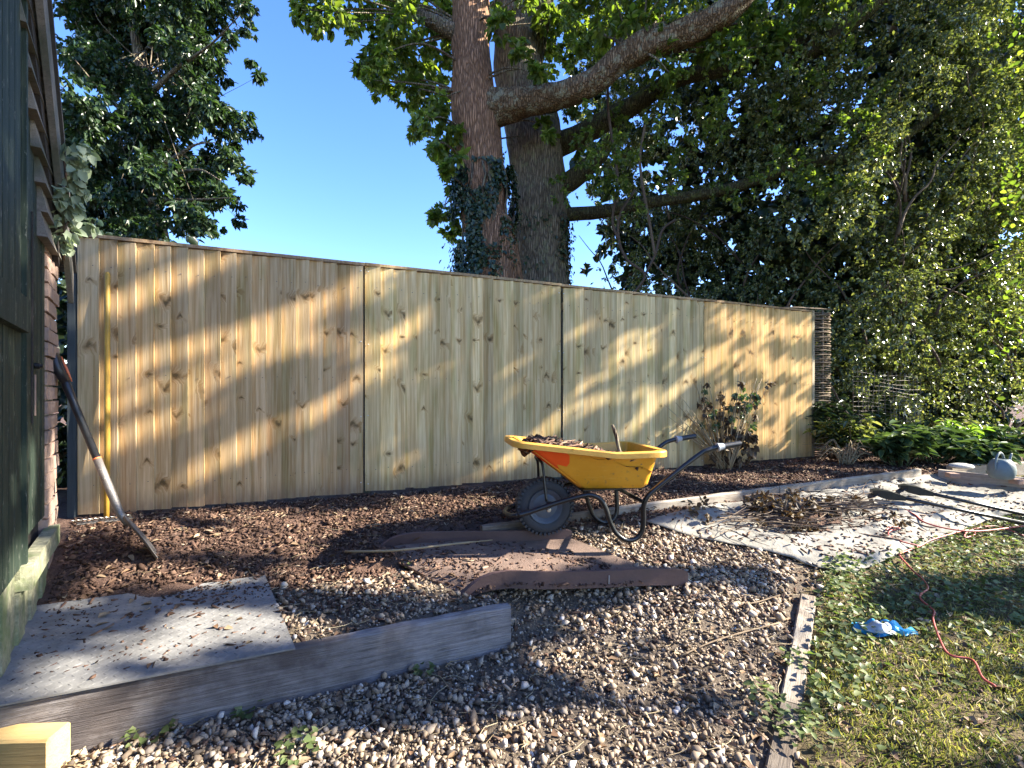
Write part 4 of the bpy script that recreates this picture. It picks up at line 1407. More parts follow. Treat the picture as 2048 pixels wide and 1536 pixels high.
# ------------------------------------------------------------------ wheelbarrow
def build_barrow():
    yaw = R(9)
    base = onz(1093, 1068, .31)
    wb = thing('wheelbarrow', 'yellow wheelbarrow with black tube frame and an orange-painted nose', 'wheelbarrow', tuple(base), yaw)
    Mi = Matrix.Translation(base) @ Matrix.Rotation(yaw, 4, 'Z')
    Inv = Mi.inverted()
    c0 = Inv @ Vector((0, 0, CAMZ))

    def bp(u, v, yl):
        """point of the near side plane (lateral yl, negative towards us) seen at this place"""
        d = (Inv.to_3x3() @ Vector(((u - CX) / F, 1.0, -(v - HY) / F)))
        t = (yl - c0.y) / d.y
        return c0 + d * t
    # wheel
    wc = bp(1091, 1013, -.03); wc = Vector((wc.x, 0, wc.z))
    Rw = wc.z
    wh = bpy.data.objects.new('wheel', None); col.objects.link(wh); wh.parent = wb; wh.location = wc; wh.empty_display_size = .1
    ty = MB(); prof = []
    for k in range(17):
        a = math.pi * 2 * k / 16
        prof.append((Rw - .045 + .045 * math.cos(a), .042 * math.sin(a)))
    ty.lathe(prof, 48, 'Y', cap=False)
    ty.build('tyre', 'rubber', wh, True)
    tb = MB()
    for k in range(40):
        a = 2 * math.pi * k / 40
        for sgn in (-1, 1):
            b = a + (.04 if sgn > 0 else -.04)
            c = Vector((math.cos(b) * (Rw - .010), sgn * .026, math.sin(b) * (Rw - .010)))
            tb.bar(c - Vector((0, .018, 0)), c + Vector((0, .012, 0)), .015, .016, up=(math.cos(b), 0, math.sin(b)))
    tb.build('tread', 'rubber', wh)
    rm = MB(); r0 = Rw - .078
    rm.lathe([(.02, -.022), (.055, -.026), (.075, -.02), (r0 - .018, -.024), (r0 - .006, -.036), (r0 + .004, -.040), (r0 + .006, -.030), (r0 + .006, .030), (r0 + .004, .040), (r0 - .006, .036), (r0 - .018, .024), (.075, .02), (.055, .026), (.02, .022)], 40, 'Y')
    rm.build('rim', 'rim_grey', wh, True, angle=30)
    MB().lathe([(.009, -.115), (.009, .115)], 12, 'Y').build('axle', 'black_tube', wh, True, angle=40)
    for s in (-1, 1):
        MB().lathe([(.014, s * .112), (.014, s * .124), (.008, s * .128)], 6, 'Y').build('nut', 'bolt', wh)
    # frame tubes: near side traced, far side mirrored
    near = [(1036, 1030, -.115), (1060, 1024, -.12), (1110, 1007, -.14), (1160, 993, -.17), (1182, 990, -.18), (1200, 998, -.185), (1211, 1015, -.19), (1220, 1042, -.195), (1232, 1066, -.20), (1252, 1080, -.20), (1272, 1077, -.20), (1284, 1062, -.205), (1287, 1040, -.21), (1287, 1015, -.215), (1292, 998, -.22), (1305, 983, -.225), (1345, 950, -.235), (1400, 908, -.245), (1415, 900, -.25), (1432, 895, -.25), (1480, 887, -.255)]
    pts = [bp(*p) for p in near]
    foot = min(p.z for p in pts)
    for s in (1, -1):
        q = [Vector((p.x, p.y * s, p.z)) for p in pts]
        fr = MB().tube(curve_pts(q, 5), .0145, 12).build('frame_tube', 'black_tube', wb, True)
        e1 = q[-1]; e0 = q[-1].lerp(q[-2], .95)
        g = MB().tube([e0.lerp(e1, t) for t in (-.02, 0, .12, .3, .9, 1.02)], [.0155, .027, .021, .0175, .0175, .0165], 14)
        g.build('grip', 'spade_black', fr, True, angle=50)
        MB().tube([e0.lerp(e1, t) for t in (-.03, .0, .12, .28)], [.016, .0278, .0225, .0185], 14).build('grip_collar', 'grip', fr, True, angle=50)
    # nose hoop in front of wheel, cross bars, front brace
    q0, q1 = pts[0], Vector((pts[0].x, -pts[0].y, pts[0].z))
    MB().tube(curve_pts([q0, q0 + Vector((-.035, .03, -.01)), q0.lerp(q1, .5) + Vector((-.06, 0, -.015)), q1 + Vector((-.035, -.03, -.01)), q1], 6), .0145, 10).build('nose_tube', 'black_tube', wb, True)
    for (u, v, yl) in ((1182, 990, -.18), (1289, 1005, -.21)):
        a = bp(u, v, yl)
        MB().tube([a, Vector((a.x, -a.y, a.z))], .012, 10).build('cross_bar', 'black_tube', wb, True)
    a0 = bp(1093, 1003, -.10); a1 = bp(1085, 930, -.07); a2 = bp(1077, 918, -.045)
    MB().tube(curve_pts([a0, a0.lerp(a1, .5), a1, a2, Vector((a2.x, 0, a2.z + .004)), Vector((a2.x, -a2.y, a2.z)), Vector((a1.x, -a1.y, a1.z)), Vector((a0.x, -a0.y, a0.z)).lerp(Vector((a1.x, -a1.y, a1.z)), .5), Vector((a0.x, -a0.y, a0.z))], 6), .0085, 10).build('front_brace', 'black_tube', wb, True)
    for s in (-1, 1):
        c = Vector((wc.x, s * .112, wc.z + .02))
        MB().box(c.x - .014, c.x + .014, c.y - .004, c.y + .004, c.z - .03, c.z + .03).build('axle_bracket', 'black_tube', wb)
    # tub: loft from floor to rim
    xf = bp(1034, 878, -.20).x; xr = bp(1333, 897, -.29).x
    zf_, zm, zr = bp(1034, 884, -.2).z, bp(1225, 909, -.3).z, bp(1333, 903, -.29).z
    xm = bp(1228, 909, -.3).x
    bx0, bz0 = bp(1165, 978, -.2).x, bp(1165, 979, -.2).z
    bx1, bz1 = bp(1300, 970, -.2).x, bp(1300, 972, -.2).z
    print('tub', xf, xm, xr, zf_, zm, zr, bx0, bx1, bz0, bz1, 'foot', foot, Rw)

    def ring(x0, x1, hw0, hw1, rad, zfun, n=10):
        """rounded trapezoid: hw0 half width at the nose, hw1 at the handles"""
        out = []
        cs_ = [(x1, -hw1, x1 - rad, -hw1 + rad, -90, 0), (x1, hw1, x1 - rad, hw1 - rad, 0, 90), (x0, hw0, x0 + rad, hw0 - rad, 90, 180), (x0, -hw0, x0 + rad, -hw0 + rad, 180, 270)]
        corner = []
        for _, _, cx_, cy_, a0_, a1_ in cs_:
            for k in range(7):
                a = R(a0_ + (a1_ - a0_) * k / 6)
                corner.append((cx_ + rad * math.cos(a), cy_ + rad * math.sin(a)))
        # subdivide the long sides so the rim can dip
        res = []
        for i in range(len(corner)):
            a, b = corner[i], corner[(i + 1) % len(corner)]
            k = 12 if (i % 7 == 6) else 1
            for j in range(k):
                res.append((a[0] + (b[0] - a[0]) * j / k, a[1] + (b[1] - a[1]) * j / k))
        return [(x, y, zfun(x)) for x, y in res]
    zrim = lambda x: float(np.interp(x, [xf, xm - .06, xm + .03, xr], [zf_, zm + .012, zm, zr]))
    zbot = lambda x: float(np.interp(x, [bx0, bx1], [bz0, bz1]))
    rim = ring(xf, xr, .20, .285, .07, zrim); flo = ring(bx0, bx1, .125, .20, .05, zbot)
    rim2 = ring(xf + .02, xr - .015, .185, .27, .06, lambda x: zrim(x) - .002)

    def mixr(a, b, t, dz=0, ins=0):
        return [tuple(p + (q - p) * t for p, q in zip(u_, v_)) for u_, v_ in zip(a, b)]
    loops = [flo] + [mixr(flo, rim2, t) for t in (.03, .1, .25, .45, .65, .85, 1.0)]
    # rounded lower edge
    cen = [(sum(p[0] for p in flo) / len(flo)), 0]
    loops[0] = [(cen[0] + (p[0] - cen[0]) * .93, p[1] * .93, p[2] - .012) for p in flo]
    outer = MB().loft(loops, True, False)
    inn = [[(cen[0] + (p[0] - cen[0]) * .985, p[1] * .975, p[2] + .006) for p in l] for l in loops]
    k = len(outer.v)
    outer.loft(inn, True, False)
    n = len(flo); top0 = len(loops) - 1
    for j in range(n):
        outer.f.append((top0 * n + j, top0 * n + (j + 1) % n, k + top0 * n + (j + 1) % n, k + top0 * n + j))
    tub = outer.build('tub', 'yellow_plastic', wb, True, angle=45)
    # rolled rim
    rr = MB()
    prof = [(.0, .002), (.018, .004), (.024, -.004), (.024, -.030), (.018, -.032), (.016, -.006)]
    rc = [(sum(p[0] for p in rim) / len(rim)), 0]
    R2 = ring(xf, xr, .20, .285, .07, zrim); R3 = ring(xf - .024, xr + .024, .224, .309, .08, lambda x: zrim(min(max(x, xf), xr)))
    loops = []
    for o_, dz in ((-.5, .003), (.0, .006), (.8, .005), (1.0, -.002), (1.0, -.030), (.85, -.032), (.75, -.004), (-.4, -.006)):
        loops.append([(p[0] + (q[0] - p[0]) * o_, p[1] + (q[1] - p[1]) * o_, p[2] + dz) for p, q in zip(R2, R3)])
    loops.append(loops[0])
    rr.loft(loops, False, False)
    rr.build('rolled_rim', 'yellow_rim', tub, True, angle=30)
    # orange paint patch hugging the nose: strip of the tub wall offset outwards
    op = MB()
    t0s = .62
    ff = [i for i, p in enumerate(rim2) if p[0] < xf + .31]
    order = sorted(ff, key=lambda i: math.atan2(rim2[i][1], -(rim2[i][0] - xf - .3)))
    lo_l, hi_l = [], []
    for i in order:
        w_ = 1 - min(1, max(0, (rim2[i][0] - xf) / .31)) ** 2.5
        t = .95 - .48 * w_ * (.85 + .3 * abs(math.sin(i * 2.3)))
        a = mixr(flo, rim2, t)[i]; b = mixr(flo, rim2, .99)[i]
        o_ = Vector((a[0] - cen[0], a[1], 0)).normalized() * .0035
        lo_l.append((a[0] + o_.x, a[1] + o_.y, a[2])); hi_l.append((b[0] + o_.x, b[1] + o_.y, b[2]))
    op.loft([lo_l, hi_l], False, False, closed=False)
    op.build('orange_patch', 'orange_paint', tub, True)
    # edge trim line down the nose
    a, b = mixr(flo, rim2, .05), mixr(flo, rim2, .9)
    i = min(range(n), key=lambda i: (rim2[i][0] - xf - .03) ** 2 + (rim2[i][1] + .17) ** 2)
    MB().tube([a[i], b[i]], .005, 6).build('mould_rib', 'yellow_plastic', tub, True)
    MB().hexa([(bx0 + .02, -.16, bz0 - .020), (bx1 - .02, -.17, bz1 - .020), (bx1 - .02, .17, bz1 - .020), (bx0 + .02, .16, bz0 - .020), (bx0 + .02, -.16, bz0 - .013), (bx1 - .02, -.17, bz1 - .013), (bx1 - .02, .17, bz1 - .013), (bx0 + .02, .16, bz0 - .013)]).build('tub_plate', 'black_tube', wb)
    # load of bark and wood chips
    W = wm(wb)
    xa, xb = xf + .05, xr - .22
    mound = MB(); nx, ny = 26, 14
    hgt = lambda x, y: zrim(x) - .022 - .03 * abs(y / .24) + .035 * math.exp(-((x - xf - .24) / .16) ** 2) - .05 * max(0, (x - xm) / .2) - .11 * max(0, (xf + .10 - x) / .1) + .008 * math.sin(37 * x + 21 * y)
    vs = []
    for i in range(nx + 1):
        for j in range(ny + 1):
            x = xa + (xr - .05 - xa) * i / nx
            hw = np.interp(x, [xf, xr], [.17, .255])
            y = -hw + 2 * hw * j / ny
            vs.append(tuple(W @ Vector((x, y, hgt(x, y)))))
    fs = [(i * (ny + 1) + j, i * (ny + 1) + j + 1, (i + 1) * (ny + 1) + j + 1, (i + 1) * (ny + 1) + j) for i in range(nx) for j in range(ny)]
    dbr = thing('bark_load', 'heap of bark and wood chips in the yellow wheelbarrow tub', 'wood chips', tuple(W @ Vector(((xa + xb) / 2, 0, zm - .05))))
    m2 = MB(); m2.add(vs, fs)
    m2.build('heap', 'soil', dbr, True, world=True)
    k = 420
    X = rng.uniform(xa + .02, xr - .1, k); Y = rng.uniform(-1, 1, k) * np.interp(X, [xf, xr], [.16, .24])
    Pp = np.array([tuple(W @ Vector((x, y, hgt(x, y) + random.uniform(.0, .018)))) for x, y in zip(X, Y)])
    S = np.stack([rng.uniform(.03, .12, k), rng.uniform(.008, .03, k), rng.uniform(.004, .012, k)], 1)
    V, Fc = scatter(chip_shapes(), Pp, S, rot_mats(k, .3))
    o = mesh_np('chips', V, Fc, 'chip', dbr); o['kind'] = 'stuff'
    a = W @ bp(1236, 890, 0.02); b = W @ bp(1225, 850, 0.02)
    s = MB().tube(curve_pts([a - (b - a) * .5, a, a.lerp(b, .5) + Vector((.004, 0, 0)), b], 4), [.012, .012, .012, .011, .011, .012, .011, .012, .011, .012, .012, .011, .008], 8)
    o = s.build('stick', 'bark_grey', None, True)
    tag(o, 'short dark stick standing up out of the barrow load', 'stick')
    return wb


build_barrow()


# ------------------------------------------------------------------ spade and rake
def build_tools():
    top = at(110, 716, 2.68); tip = ong(312, 1117)
    ax = (tip - top).normalized()
    sp = thing('spade', 'black and orange D-handled steel spade leaning on the shed corner', 'spade', tuple(tip))
    L = (tip - top).length
    K = at(243, 1034, 2.66)
    P = lambda t: top.lerp(K, t / .79) if t <= .79 else K.lerp(tip, (t - .79) / .21)
    ax = (K - top).normalized()
    sd = ax.cross(Vector((0, 1, 0))).normalized()          # in-picture perpendicular
    vd = Vector((-.62, .78, .1)); fw = (vd - ax * vd.dot(ax)).normalized(); sd = ax.cross(fw).normalized()
    # D handle, turned edge-on: loop in the ax / fw plane
    hw = .055
    loop = [P(.115), P(.09) + fw * hw * .7, P(.05) + fw * hw, P(.005) + fw * hw * .9, P(-.012), P(.005) - fw * hw * .9, P(.05) - fw * hw, P(.09) - fw * hw * .7, P(.115)]
    MB().tube(curve_pts(loop, 5), .023, 10).build('handle', 'spade_black', sp, True, world=True)
    q = [p + sd * -.014 for p in (P(.01) - fw * .01, P(.04) - fw * .012, P(.08) - fw * .01, P(.12))]
    q = [P(t) + sd * (-.016 if sd.x < 0 else .016) for t in (.0, .04, .08, .125)]
    q = [p_ + (sd if sd.x > 0 else -sd) * .012 for p_ in q]
    MB().tube(q, [.003, .006, .006, .003], 10).build('handle_insert', 'spade_orange', sp, True, world=True)
    MB().tube([P(.10), P(.14), P(.2), P(.50)], [.017, .021, .0185, .0185], 14).build('shaft', 'spade_black', sp, True, world=True)
    MB().tube([P(.498), P(.504)], .0205, 14).build('collar', 'spade_orange', sp, True, world=True)
    k1 = P(.775)
    soc = MB().tube([P(.505), P(.6), P(.7), k1, P(.83)], [.0195, .020, .021, .019, .015], 14).build('socket', 'steel', sp, True, world=True)
    for t in (.555, .60):
        c = P(t) + Vector((.008, -.019, .003))
        MB().tube([c, c + Vector((.001, -.004, .001))], .005, 8).build('rivet', 'bolt', soc, world=True)
    # blade: curved plate, seen nearly edge on
    bd = MB(); loops = []
    for k in range(9):
        t = .79 + .21 * k / 8
        c = P(t) + Vector((.006 * math.sin(math.pi * k / 8) , 0, .004 * math.sin(math.pi * k / 8)))
        w = np.interp(k, [0, 1, 2, 7, 8], [.02, .075, .088, .085, .072])
        lp = []
        for j in range(7):
            f = j / 3 - 1
            lp.append(c + fw * w * f * .95 + sd * (.016 * f * f) + ax * (.012 * (1 - abs(f)) if k == 8 else 0))
        for j in range(6, -1, -1):
            f = j / 3 - 1
            lp.append(c + fw * w * f * .95 + sd * (.016 * f * f - .0028) + ax * (.012 * (1 - abs(f)) if k == 8 else 0))
        loops.append(lp)
    bd.loft(loops).build('blade', 'steel', sp, True, world=True, angle=40)
    # rake
    b = ong(213, 1040); t = from_sa(.038, 0)
    topp = at(215, 548, 3.105); topp.y -= .0
    s, a = sa(topp.x, topp.y)
    rk = thing('garden_rake', 'rake with a long yellow wooden handle leaning on the fence', 'rake', tuple(b))
    MB().tube([b + Vector((0, 0, .02)), b.lerp(topp, .3) + Vector((.004, 0, 0)), b.lerp(topp, .7), topp, topp + Vector((0, 0, .012))], [.0145, .0155, .0155, .0145, .009], 12).build('handle', 'pole_wood', rk, True, world=True)
    h0, h1 = ong(160, 1052) + Vector((0, -.02, .02)), ong(268, 1042) + Vector((0, -.02, .025))
    MB().bar(h0, h1, .014, .014).build('head', 'steel', rk, world=True)
    for k in range(11):
        c = h0.lerp(h1, k / 10)
        MB().tube([c, c + Vector((.004, -.018, .022)), c + Vector((.004, -.042, .030))], [.004, .004, .0018], 6).build('tine', 'bolt', rk, True, world=True)


build_tools()


# ------------------------------------------------------------------ white sheet, prunings, tools and cord on it
def sheet_fold(x, y):
    return (1 - np.abs(vnoise(x * .7 + y * .5, y * 1.5 - x * .5, 2.3, 4))) ** 4 * .045 + .020 * (1 - np.abs(vnoise(x * .8 + y * .6, y - x * .4, 5, 5))) ** 4 + .006 * vnoise(x, y, 13, 6)


def build_sheet():
    crn = [(1290, 1050), (1400, 1020), (1560, 998), (1720, 972), (1850, 955), (1960, 950), (2080, 985), (2080, 1020), (1990, 1040), (1890, 1080), (1790, 1118), (1710, 1148), (1640, 1140), (1540, 1110), (1420, 1085)]
    G = [ong(u, v) for u, v in crn]
    cx_ = sum(p.x for p in G) / len(G); cy_ = sum(p.y for p in G) / len(G)
    t = thing('white_sheet', 'crumpled off-white sheet spread over the path by the bed', 'sheet', (cx_, cy_, float(ground_z(cx_, cy_))))
    outl = curve_pts(G + [G[0]], 14)[:-1]
    n = len(outl)
    loops = []
    for k in range(44):
        f = 1 - k / 44
        lp = []
        for j, p in enumerate(outl):
            x = cx_ + (p.x - cx_) * f; y = cy_ + (p.y - cy_) * f
            fold = sheet_fold(x, y)
            edge = .25 + .75 * min(1, (1 - f) * 6)
            lp.append((x, y, float(ground_z(x, y)) + .012 + float(fold) * edge))
        loops.append(lp)
    mb = MB(); mb.loft(loops, False, True)
    o = mb.build('cloth', 'tarp', t, True, world=True)
    sm = o.modifiers.new('thick', 'SOLIDIFY'); sm.thickness = .004
    k = 800
    ang = rng.uniform(0, 2 * np.pi, k); ii_ = (ang / (2 * np.pi) * n).astype(int) % n; ff_ = np.sqrt(rng.random(k)) * .93
    ox = np.array([p.x for p in outl])[ii_]; oy = np.array([p.y for p in outl])[ii_]
    X = cx_ + (ox - cx_) * ff_; Y = cy_ + (oy - cy_) * ff_
    Pp = np.stack([X, Y, ground_z(X, Y) + .018 + sheet_fold(X, Y)], 1)
    S = np.stack([rng.uniform(.008, .05, k), rng.uniform(.005, .016, k), rng.uniform(.003, .01, k)], 1)
    V, Fc = scatter(chip_shapes(), Pp, S, rot_mats(k, .25))
    o = mesh_np('debris', V, Fc, 'chip', t); o['kind'] = 'stuff'
    # heap of prunings
    hp = thing('prunings_heap', 'dark heap of twigs and prunings on the white sheet', 'prunings', tuple(ong(1590, 1035)))
    tw = MB()
    rd = random.Random(5)
    for k in range(230):
        u = rd.gauss(1585, 75); v = 1030 - (u - 1585) * .12 + rd.gauss(0, 13)
        p = ong(u, v, .05)
        a = rd.gauss(.1, .7); L = rd.uniform(.12, .5)
        d = Vector((math.cos(a), math.sin(a) * .8, rd.uniform(-.12, .16))) * L / 3
        q = [p + Vector((0, 0, rd.uniform(0, .08)))]
        for i in range(3):
            q.append(q[-1] + d + Vector((rd.uniform(-.03, .03), rd.uniform(-.03, .03), rd.uniform(-.02, .02))))
        r = rd.uniform(.002, .006)
        tw.tube(q, [r, r * .8, r * .6, r * .3], 4)
    o = tw.build('twigs', 'twig', hp, world=True); o['kind'] = 'stuff'
    C = np.array([tuple(ong(rd.gauss(1590, 80), rd.gauss(1030, 11), .06)) for _ in range(26)])
    A = clump_leaves(C, np.full(26, .12), 70, .05, .03, .2)
    o = leaf_obj('dead_leaves', A, 'leaf_dry', hp); o['kind'] = 'stuff'
    P = np.array([tuple(ong(1590, 1034, 0.0))]) 
    # heap body
    mb = MB(); c = ong(1590, 1036); loops = []
    for k in range(7):
        f = 1 - k / 7
        loops.append([(c.x + .48 * f * math.cos(a) * (1 + .2 * math.sin(3 * a)), c.y + .26 * f * math.sin(a) * (1 + .2 * math.cos(2 * a)) + .12 * f * math.cos(a), c.z + .0 + .10 * (1 - f * f) + .012 * math.sin(9 * a + k)) for a in [2 * math.pi * j / 24 for j in range(24)]])
    mb.loft(loops, False, True)
    mb.build('heap_body', 'soil', hp, True, world=True)
    # long cut branches across the sheet
    for k, (ctrl, r, lab) in enumerate((([(1480, 1030), (1560, 1045), (1640, 1052), (1700, 1063), (1800, 1085)], .006, 'thin bent branch trailing off the prunings heap across the sheet'),
                                    ([(1500, 1058), (1600, 1050), (1700, 1035), (1770, 1022)], .006, 'pale cut branch lying along the front of the prunings heap'),
                                    ([(1760, 1010), (1790, 1030), (1850, 1048), (1900, 1052)], .005, 'thin dark branch curling below the black tool heads'),
                                    ([(1720, 985), (1740, 962), (1752, 975), (1765, 985)], .004, 'small arched twig standing up behind the black tool head'))):
        MBq = MB().tube(curve_pts([ong(u, v, .05) + Vector((0, 0, .02 * math.sin(i * 2))) for i, (u, v) in enumerate(ctrl)], 6), r, 6).build('cut_branch', 'twig', None, True)
        tag(MBq, lab, 'branch', 'branches on the sheet')
    # two black long-handled tools
    for k, (hd, tl, lab) in enumerate((((1792, 993), (2090, 1055), 'nearer of two black long-handled tools lying on the sheet'), ((1848, 984), (2090, 1038), 'farther of two black long-handled tools lying on the sheet'))):
        a = ong(*hd, .14); b = ong(*tl, .10)
        tt = thing('long_handled_tool', lab, 'garden tool', tuple(ong(*hd)), 0, 'black long-handled tools')
        MB().tube([a, a.lerp(b, .3), b], .014, 10).build('handle', 'black_tube', tt, True, world=True)
        d = (b - a).normalized(); s = d.cross(Vector((0, 0, 1))).normalized()
        h = MB()
        h.loft([[a + d * x + s * (w * c_) + Vector((0, 0, hh * e)) for c_, e in ((-1, -1), (1, -1), (1, 1), (-1, 1))] for x, w, hh in ((-.17, .035, .012), (-.12, .05, .03), (-.04, .045, .034), (.0, .03, .026), (.06, .018, .017))])
        h.build('head', 'black_tube', tt, world=True)
        for j in range(6):
            c = a + d * -.13 + s * (-.05 + .02 * j)
            MB().tube([c, c + d * -.05 + Vector((0, 0, -.05)), c + d * -.03 + Vector((0, 0, -.10))], [.005, .004, .003], 6).build('tine', 'spade_black', tt, world=True)
    # red cord
    pts = [(1990, 1372), (1965, 1355), (1945, 1320), (1900, 1310), (1880, 1280), (1866, 1238), (1868, 1222), (1843, 1200), (1842, 1188), (1856, 1176), (1845, 1158), (1825, 1140), (1800, 1112), (1805, 1105), (1840, 1092), (1868, 1078), (1935, 1060), (1950, 1068), (1930, 1075), (1938, 1062), (1990, 1052), (2050, 1072)]
    P = [ong(u, v, .036) for u, v in pts]
    o = MB().tube(curve_pts(P, 6), .0048, 8).build('red_cord', 'red_cord', None, True)
    tag(o, 'thin red cord snaking from the lawn up onto the white sheet', 'cord')
    pts = [(1772, 1060), (1782, 1054), (1800, 1056), (1780, 1062), (1778, 1072), (1800, 1082), (1838, 1092)]
    o = MB().tube(curve_pts([ong(u, v, .06) for u, v in pts], 6), .0055, 8).build('red_cord', 'red_cord', None, True)
    tag(o, 'loose red cord end curled in the middle of the white sheet', 'cord')
    pts = [(1808, 1018), (1830, 1030), (1850, 1045), (1900, 1058), (1960, 1062), (2060, 1050)]
    o = MB().tube(curve_pts([ong(u, v, .06) for u, v in pts], 6), .006, 8).build('red_cord', 'red_cord', None, True)
    tag(o, 'red cord running under the black tool handles', 'cord')


build_sheet()


def build_small():
    # blue bag on the lawn
    c = ong(1772, 1268)
    t = thing('blue_bag', 'crumpled torn blue plastic bag lying on the lawn', 'bag', tuple(c), R(-6))
    n = 30; loops = []
    L = .29
    for i in range(n + 1):
        f = i / n
        x = -L / 2 + L * f
        w = .055 * math.sin(math.pi * min(1, f * 1.15 + .08)) ** .6 * (1 - .5 * f) + .006
        h = .055 * math.sin(math.pi * min(.97, f * .9 + .06)) ** .8 * (.8 + .25 * math.sin(f * 23)) + .006
        lp = []
        for j in range(14):
            a = 2 * math.pi * j / 14
            k = 1 + .18 * math.sin(5 * a + 9 * f) + .12 * math.sin(11 * f + 3 * j)
            lp.append((x, w * math.cos(a) * k + .01 * math.sin(14 * f), max(-.004, h * (.5 + .5 * math.sin(a)) * k)))
        loops.append(lp)
    MB().loft(loops).build('plastic', 'blue_plastic', t, True, angle=35)
    f2 = MB()
    lps = [[(p[0], p[1] * 1.06, p[2] * 1.12 + .002) for p in lp[3:8]] for lp in loops[3:17]]
    f2.loft(lps, False, False, closed=False)
    o = f2.build('torn_film', 'clear_film', t, True); sm = o.modifiers.new('thick', 'SOLIDIFY'); sm.thickness = .0015
    # watering can
    b = onz(2003, 957, .405)
    wc = thing('watering_can', 'rounded grey-green plastic watering can on the bed edge', 'watering can', tuple(b), R(20)); wc.scale = (.78, .78, .95)
    MB().lathe([(.085, 0), (.105, .01), (.122, .05), (.126, .09), (.118, .13), (.098, .165), (.075, .185), (.06, .19), (.056, .186), (.06, .15)], 28, cap=False).build('body', 'can_grey', wc, True)
    MB().lathe([(.084, .004), (.001, .004)], 20, cap=False).build('base', 'can_grey', wc)
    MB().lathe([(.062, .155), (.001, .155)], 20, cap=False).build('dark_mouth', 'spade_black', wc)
    MB().tube(curve_pts([(-.112, 0, .07), (-.125, 0, .13), (-.10, 0, .205), (-.045, 0, .245), (.01, 0, .235), (.045, 0, .19)], 7), .0125, 10).build('handle', 'can_grey', wc, True)
    MB().tube(curve_pts([(.105, 0, .05), (.145, 0, .11), (.165, 0, .17), (.20, 0, .235)], 7), [.026 - .015 * i / 21 for i in range(22)], 12).build('spout', 'can_grey', wc, True)
    # grey stone dish and bricks
    b = onz(1922, 936, .42)
    o = MB().lathe([(.02, 0), (.10, .0), (.115, .02), (.10, .045), (.05, .06), (.004, .062)], 20).build('garden_stone', 'stone_grey', None, True)
    o.location = b; o.scale = (1, .8, .8); tag(o, 'flat grey stone resting on the edging corner', 'stone')
    for k, (u, v, z, rz, lab) in enumerate(((2036, 968, .36, .2, 'loose reddish brick just in front of the watering can'), (1905, 955, .36, 1.2, 'brick fragment on the path beside the edging corner'))):
        b = onz(u, v, z)
        o = MB().box(-.055, .055, -.04, .04, 0, .045).build('loose_brick', 'brick')
        bevel(o, .006); o.location = b; o.rotation_euler = (0, .03, rz)
        tag(o, lab, 'brick')
    # low mound of bare sandy soil at the far right of the sheet
    # wattle hurdle behind the fence end
    a = at(1608, 760, 6.25); a.z = .35
    wt = thing('wattle_hurdle', 'woven wattle hurdle just past the orange fence end', 'hurdle', tuple(a), FENCE_ANG * .3)
    H = at(1640, 622, 6.3).z - .35
    for k in range(3):
        x = -.25 + k * .26
        MB().tube([(x, 0, 0), (x, 0, H + .03)], .013, 8).build('stake', 'wicker', wt, True)
    rowz = 0.0
    k = 0
    while rowz < H:
        pts = []
        for i in range(17):
            x = -.34 + i * .045
            ph = (x + .25) / .26 * math.pi
            pts.append((x, .02 * math.cos(ph + (math.pi if k % 2 else 0)), rowz + random.uniform(-.004, .004)))
        r = random.uniform(.007, .012)
        MB().tube(pts, r, 6).build('rod', 'wicker', wt, True)
        rowz += random.uniform(.022, .034); k += 1
    MB().tube([(-.6, .03, H + .02), (-.1, .0, H + .035), (.38, -.02, H + .015)], .011, 6).build('rod', 'wicker', wt, True)
    # wire mesh
    A, B = at(1712, 905, 5.9), at(1850, 912, 6.15)
    H0 = .78
    wmh = thing('wire_mesh_panel', 'rusty square wire mesh panel propped in front of the hedge', 'wire mesh', tuple(A))
    w = MB(); ex = (B - A)
    for i in range(17):
        p = A + ex * (i / 16)
        w.tube([p, p + Vector((.03 * math.sin(i), .05 + .02 * math.sin(i * .5), H0 * .6)), p + Vector((.05, .12, H0 + .28))], .0019, 4)
    for j in range(20):
        q = [A + ex * (i / 8) + Vector((.04 * j / 20, .13 * j / 20 + .02 * math.sin(i * .9), (H0 + .28) * j / 20 + .012 * math.sin(i * 1.3 + j))) for i in range(9)]
        w.tube(q, .0019, 4)
    o = w.build('wires', 'wire', wmh, world=True); o['kind'] = 'stuff'
    # stick lying over the ramp
    P = [ong(690, 1103, .02), ong(760, 1102, .03), ong(830, 1097, .045), ong(900, 1090, .06), ong(985, 1080, .07)]
    P = [onz(690, 1103, .25), onz(770, 1102, .285), onz(840, 1096, .30), onz(905, 1088, .30), onz(985, 1080, .30)]
    o = MB().tube(curve_pts(P, 5), [.007] * 10 + [.006] * 8 + [.003] * 3, 7).build('long_twig', 'straw', None, True)
    tag(o, 'long pale twig lying across the far corner of the brown ramp', 'twig')
    for k, (ctrl, lab) in enumerate((([(1360, 1312), (1440, 1278), (1560, 1245)], 'straight pale stem on the sunlit gravel near the lawn edging'), ([(1455, 1212), (1510, 1205), (1560, 1190)], 'short pale stem lying on gravel beyond the straight one'), ([(1530, 1078), (1532, 1100), (1540, 1120)], 'small forked twig stuck up at the left edge of the sheet'))):
        o = MB().tube(curve_pts([ong(u, v, .02) for u, v in ctrl], 5), .0035, 6).build('pale_twig', 'wicker', None, True)
        tag(o, lab, 'twig', 'loose stems on the gravel')


build_small()


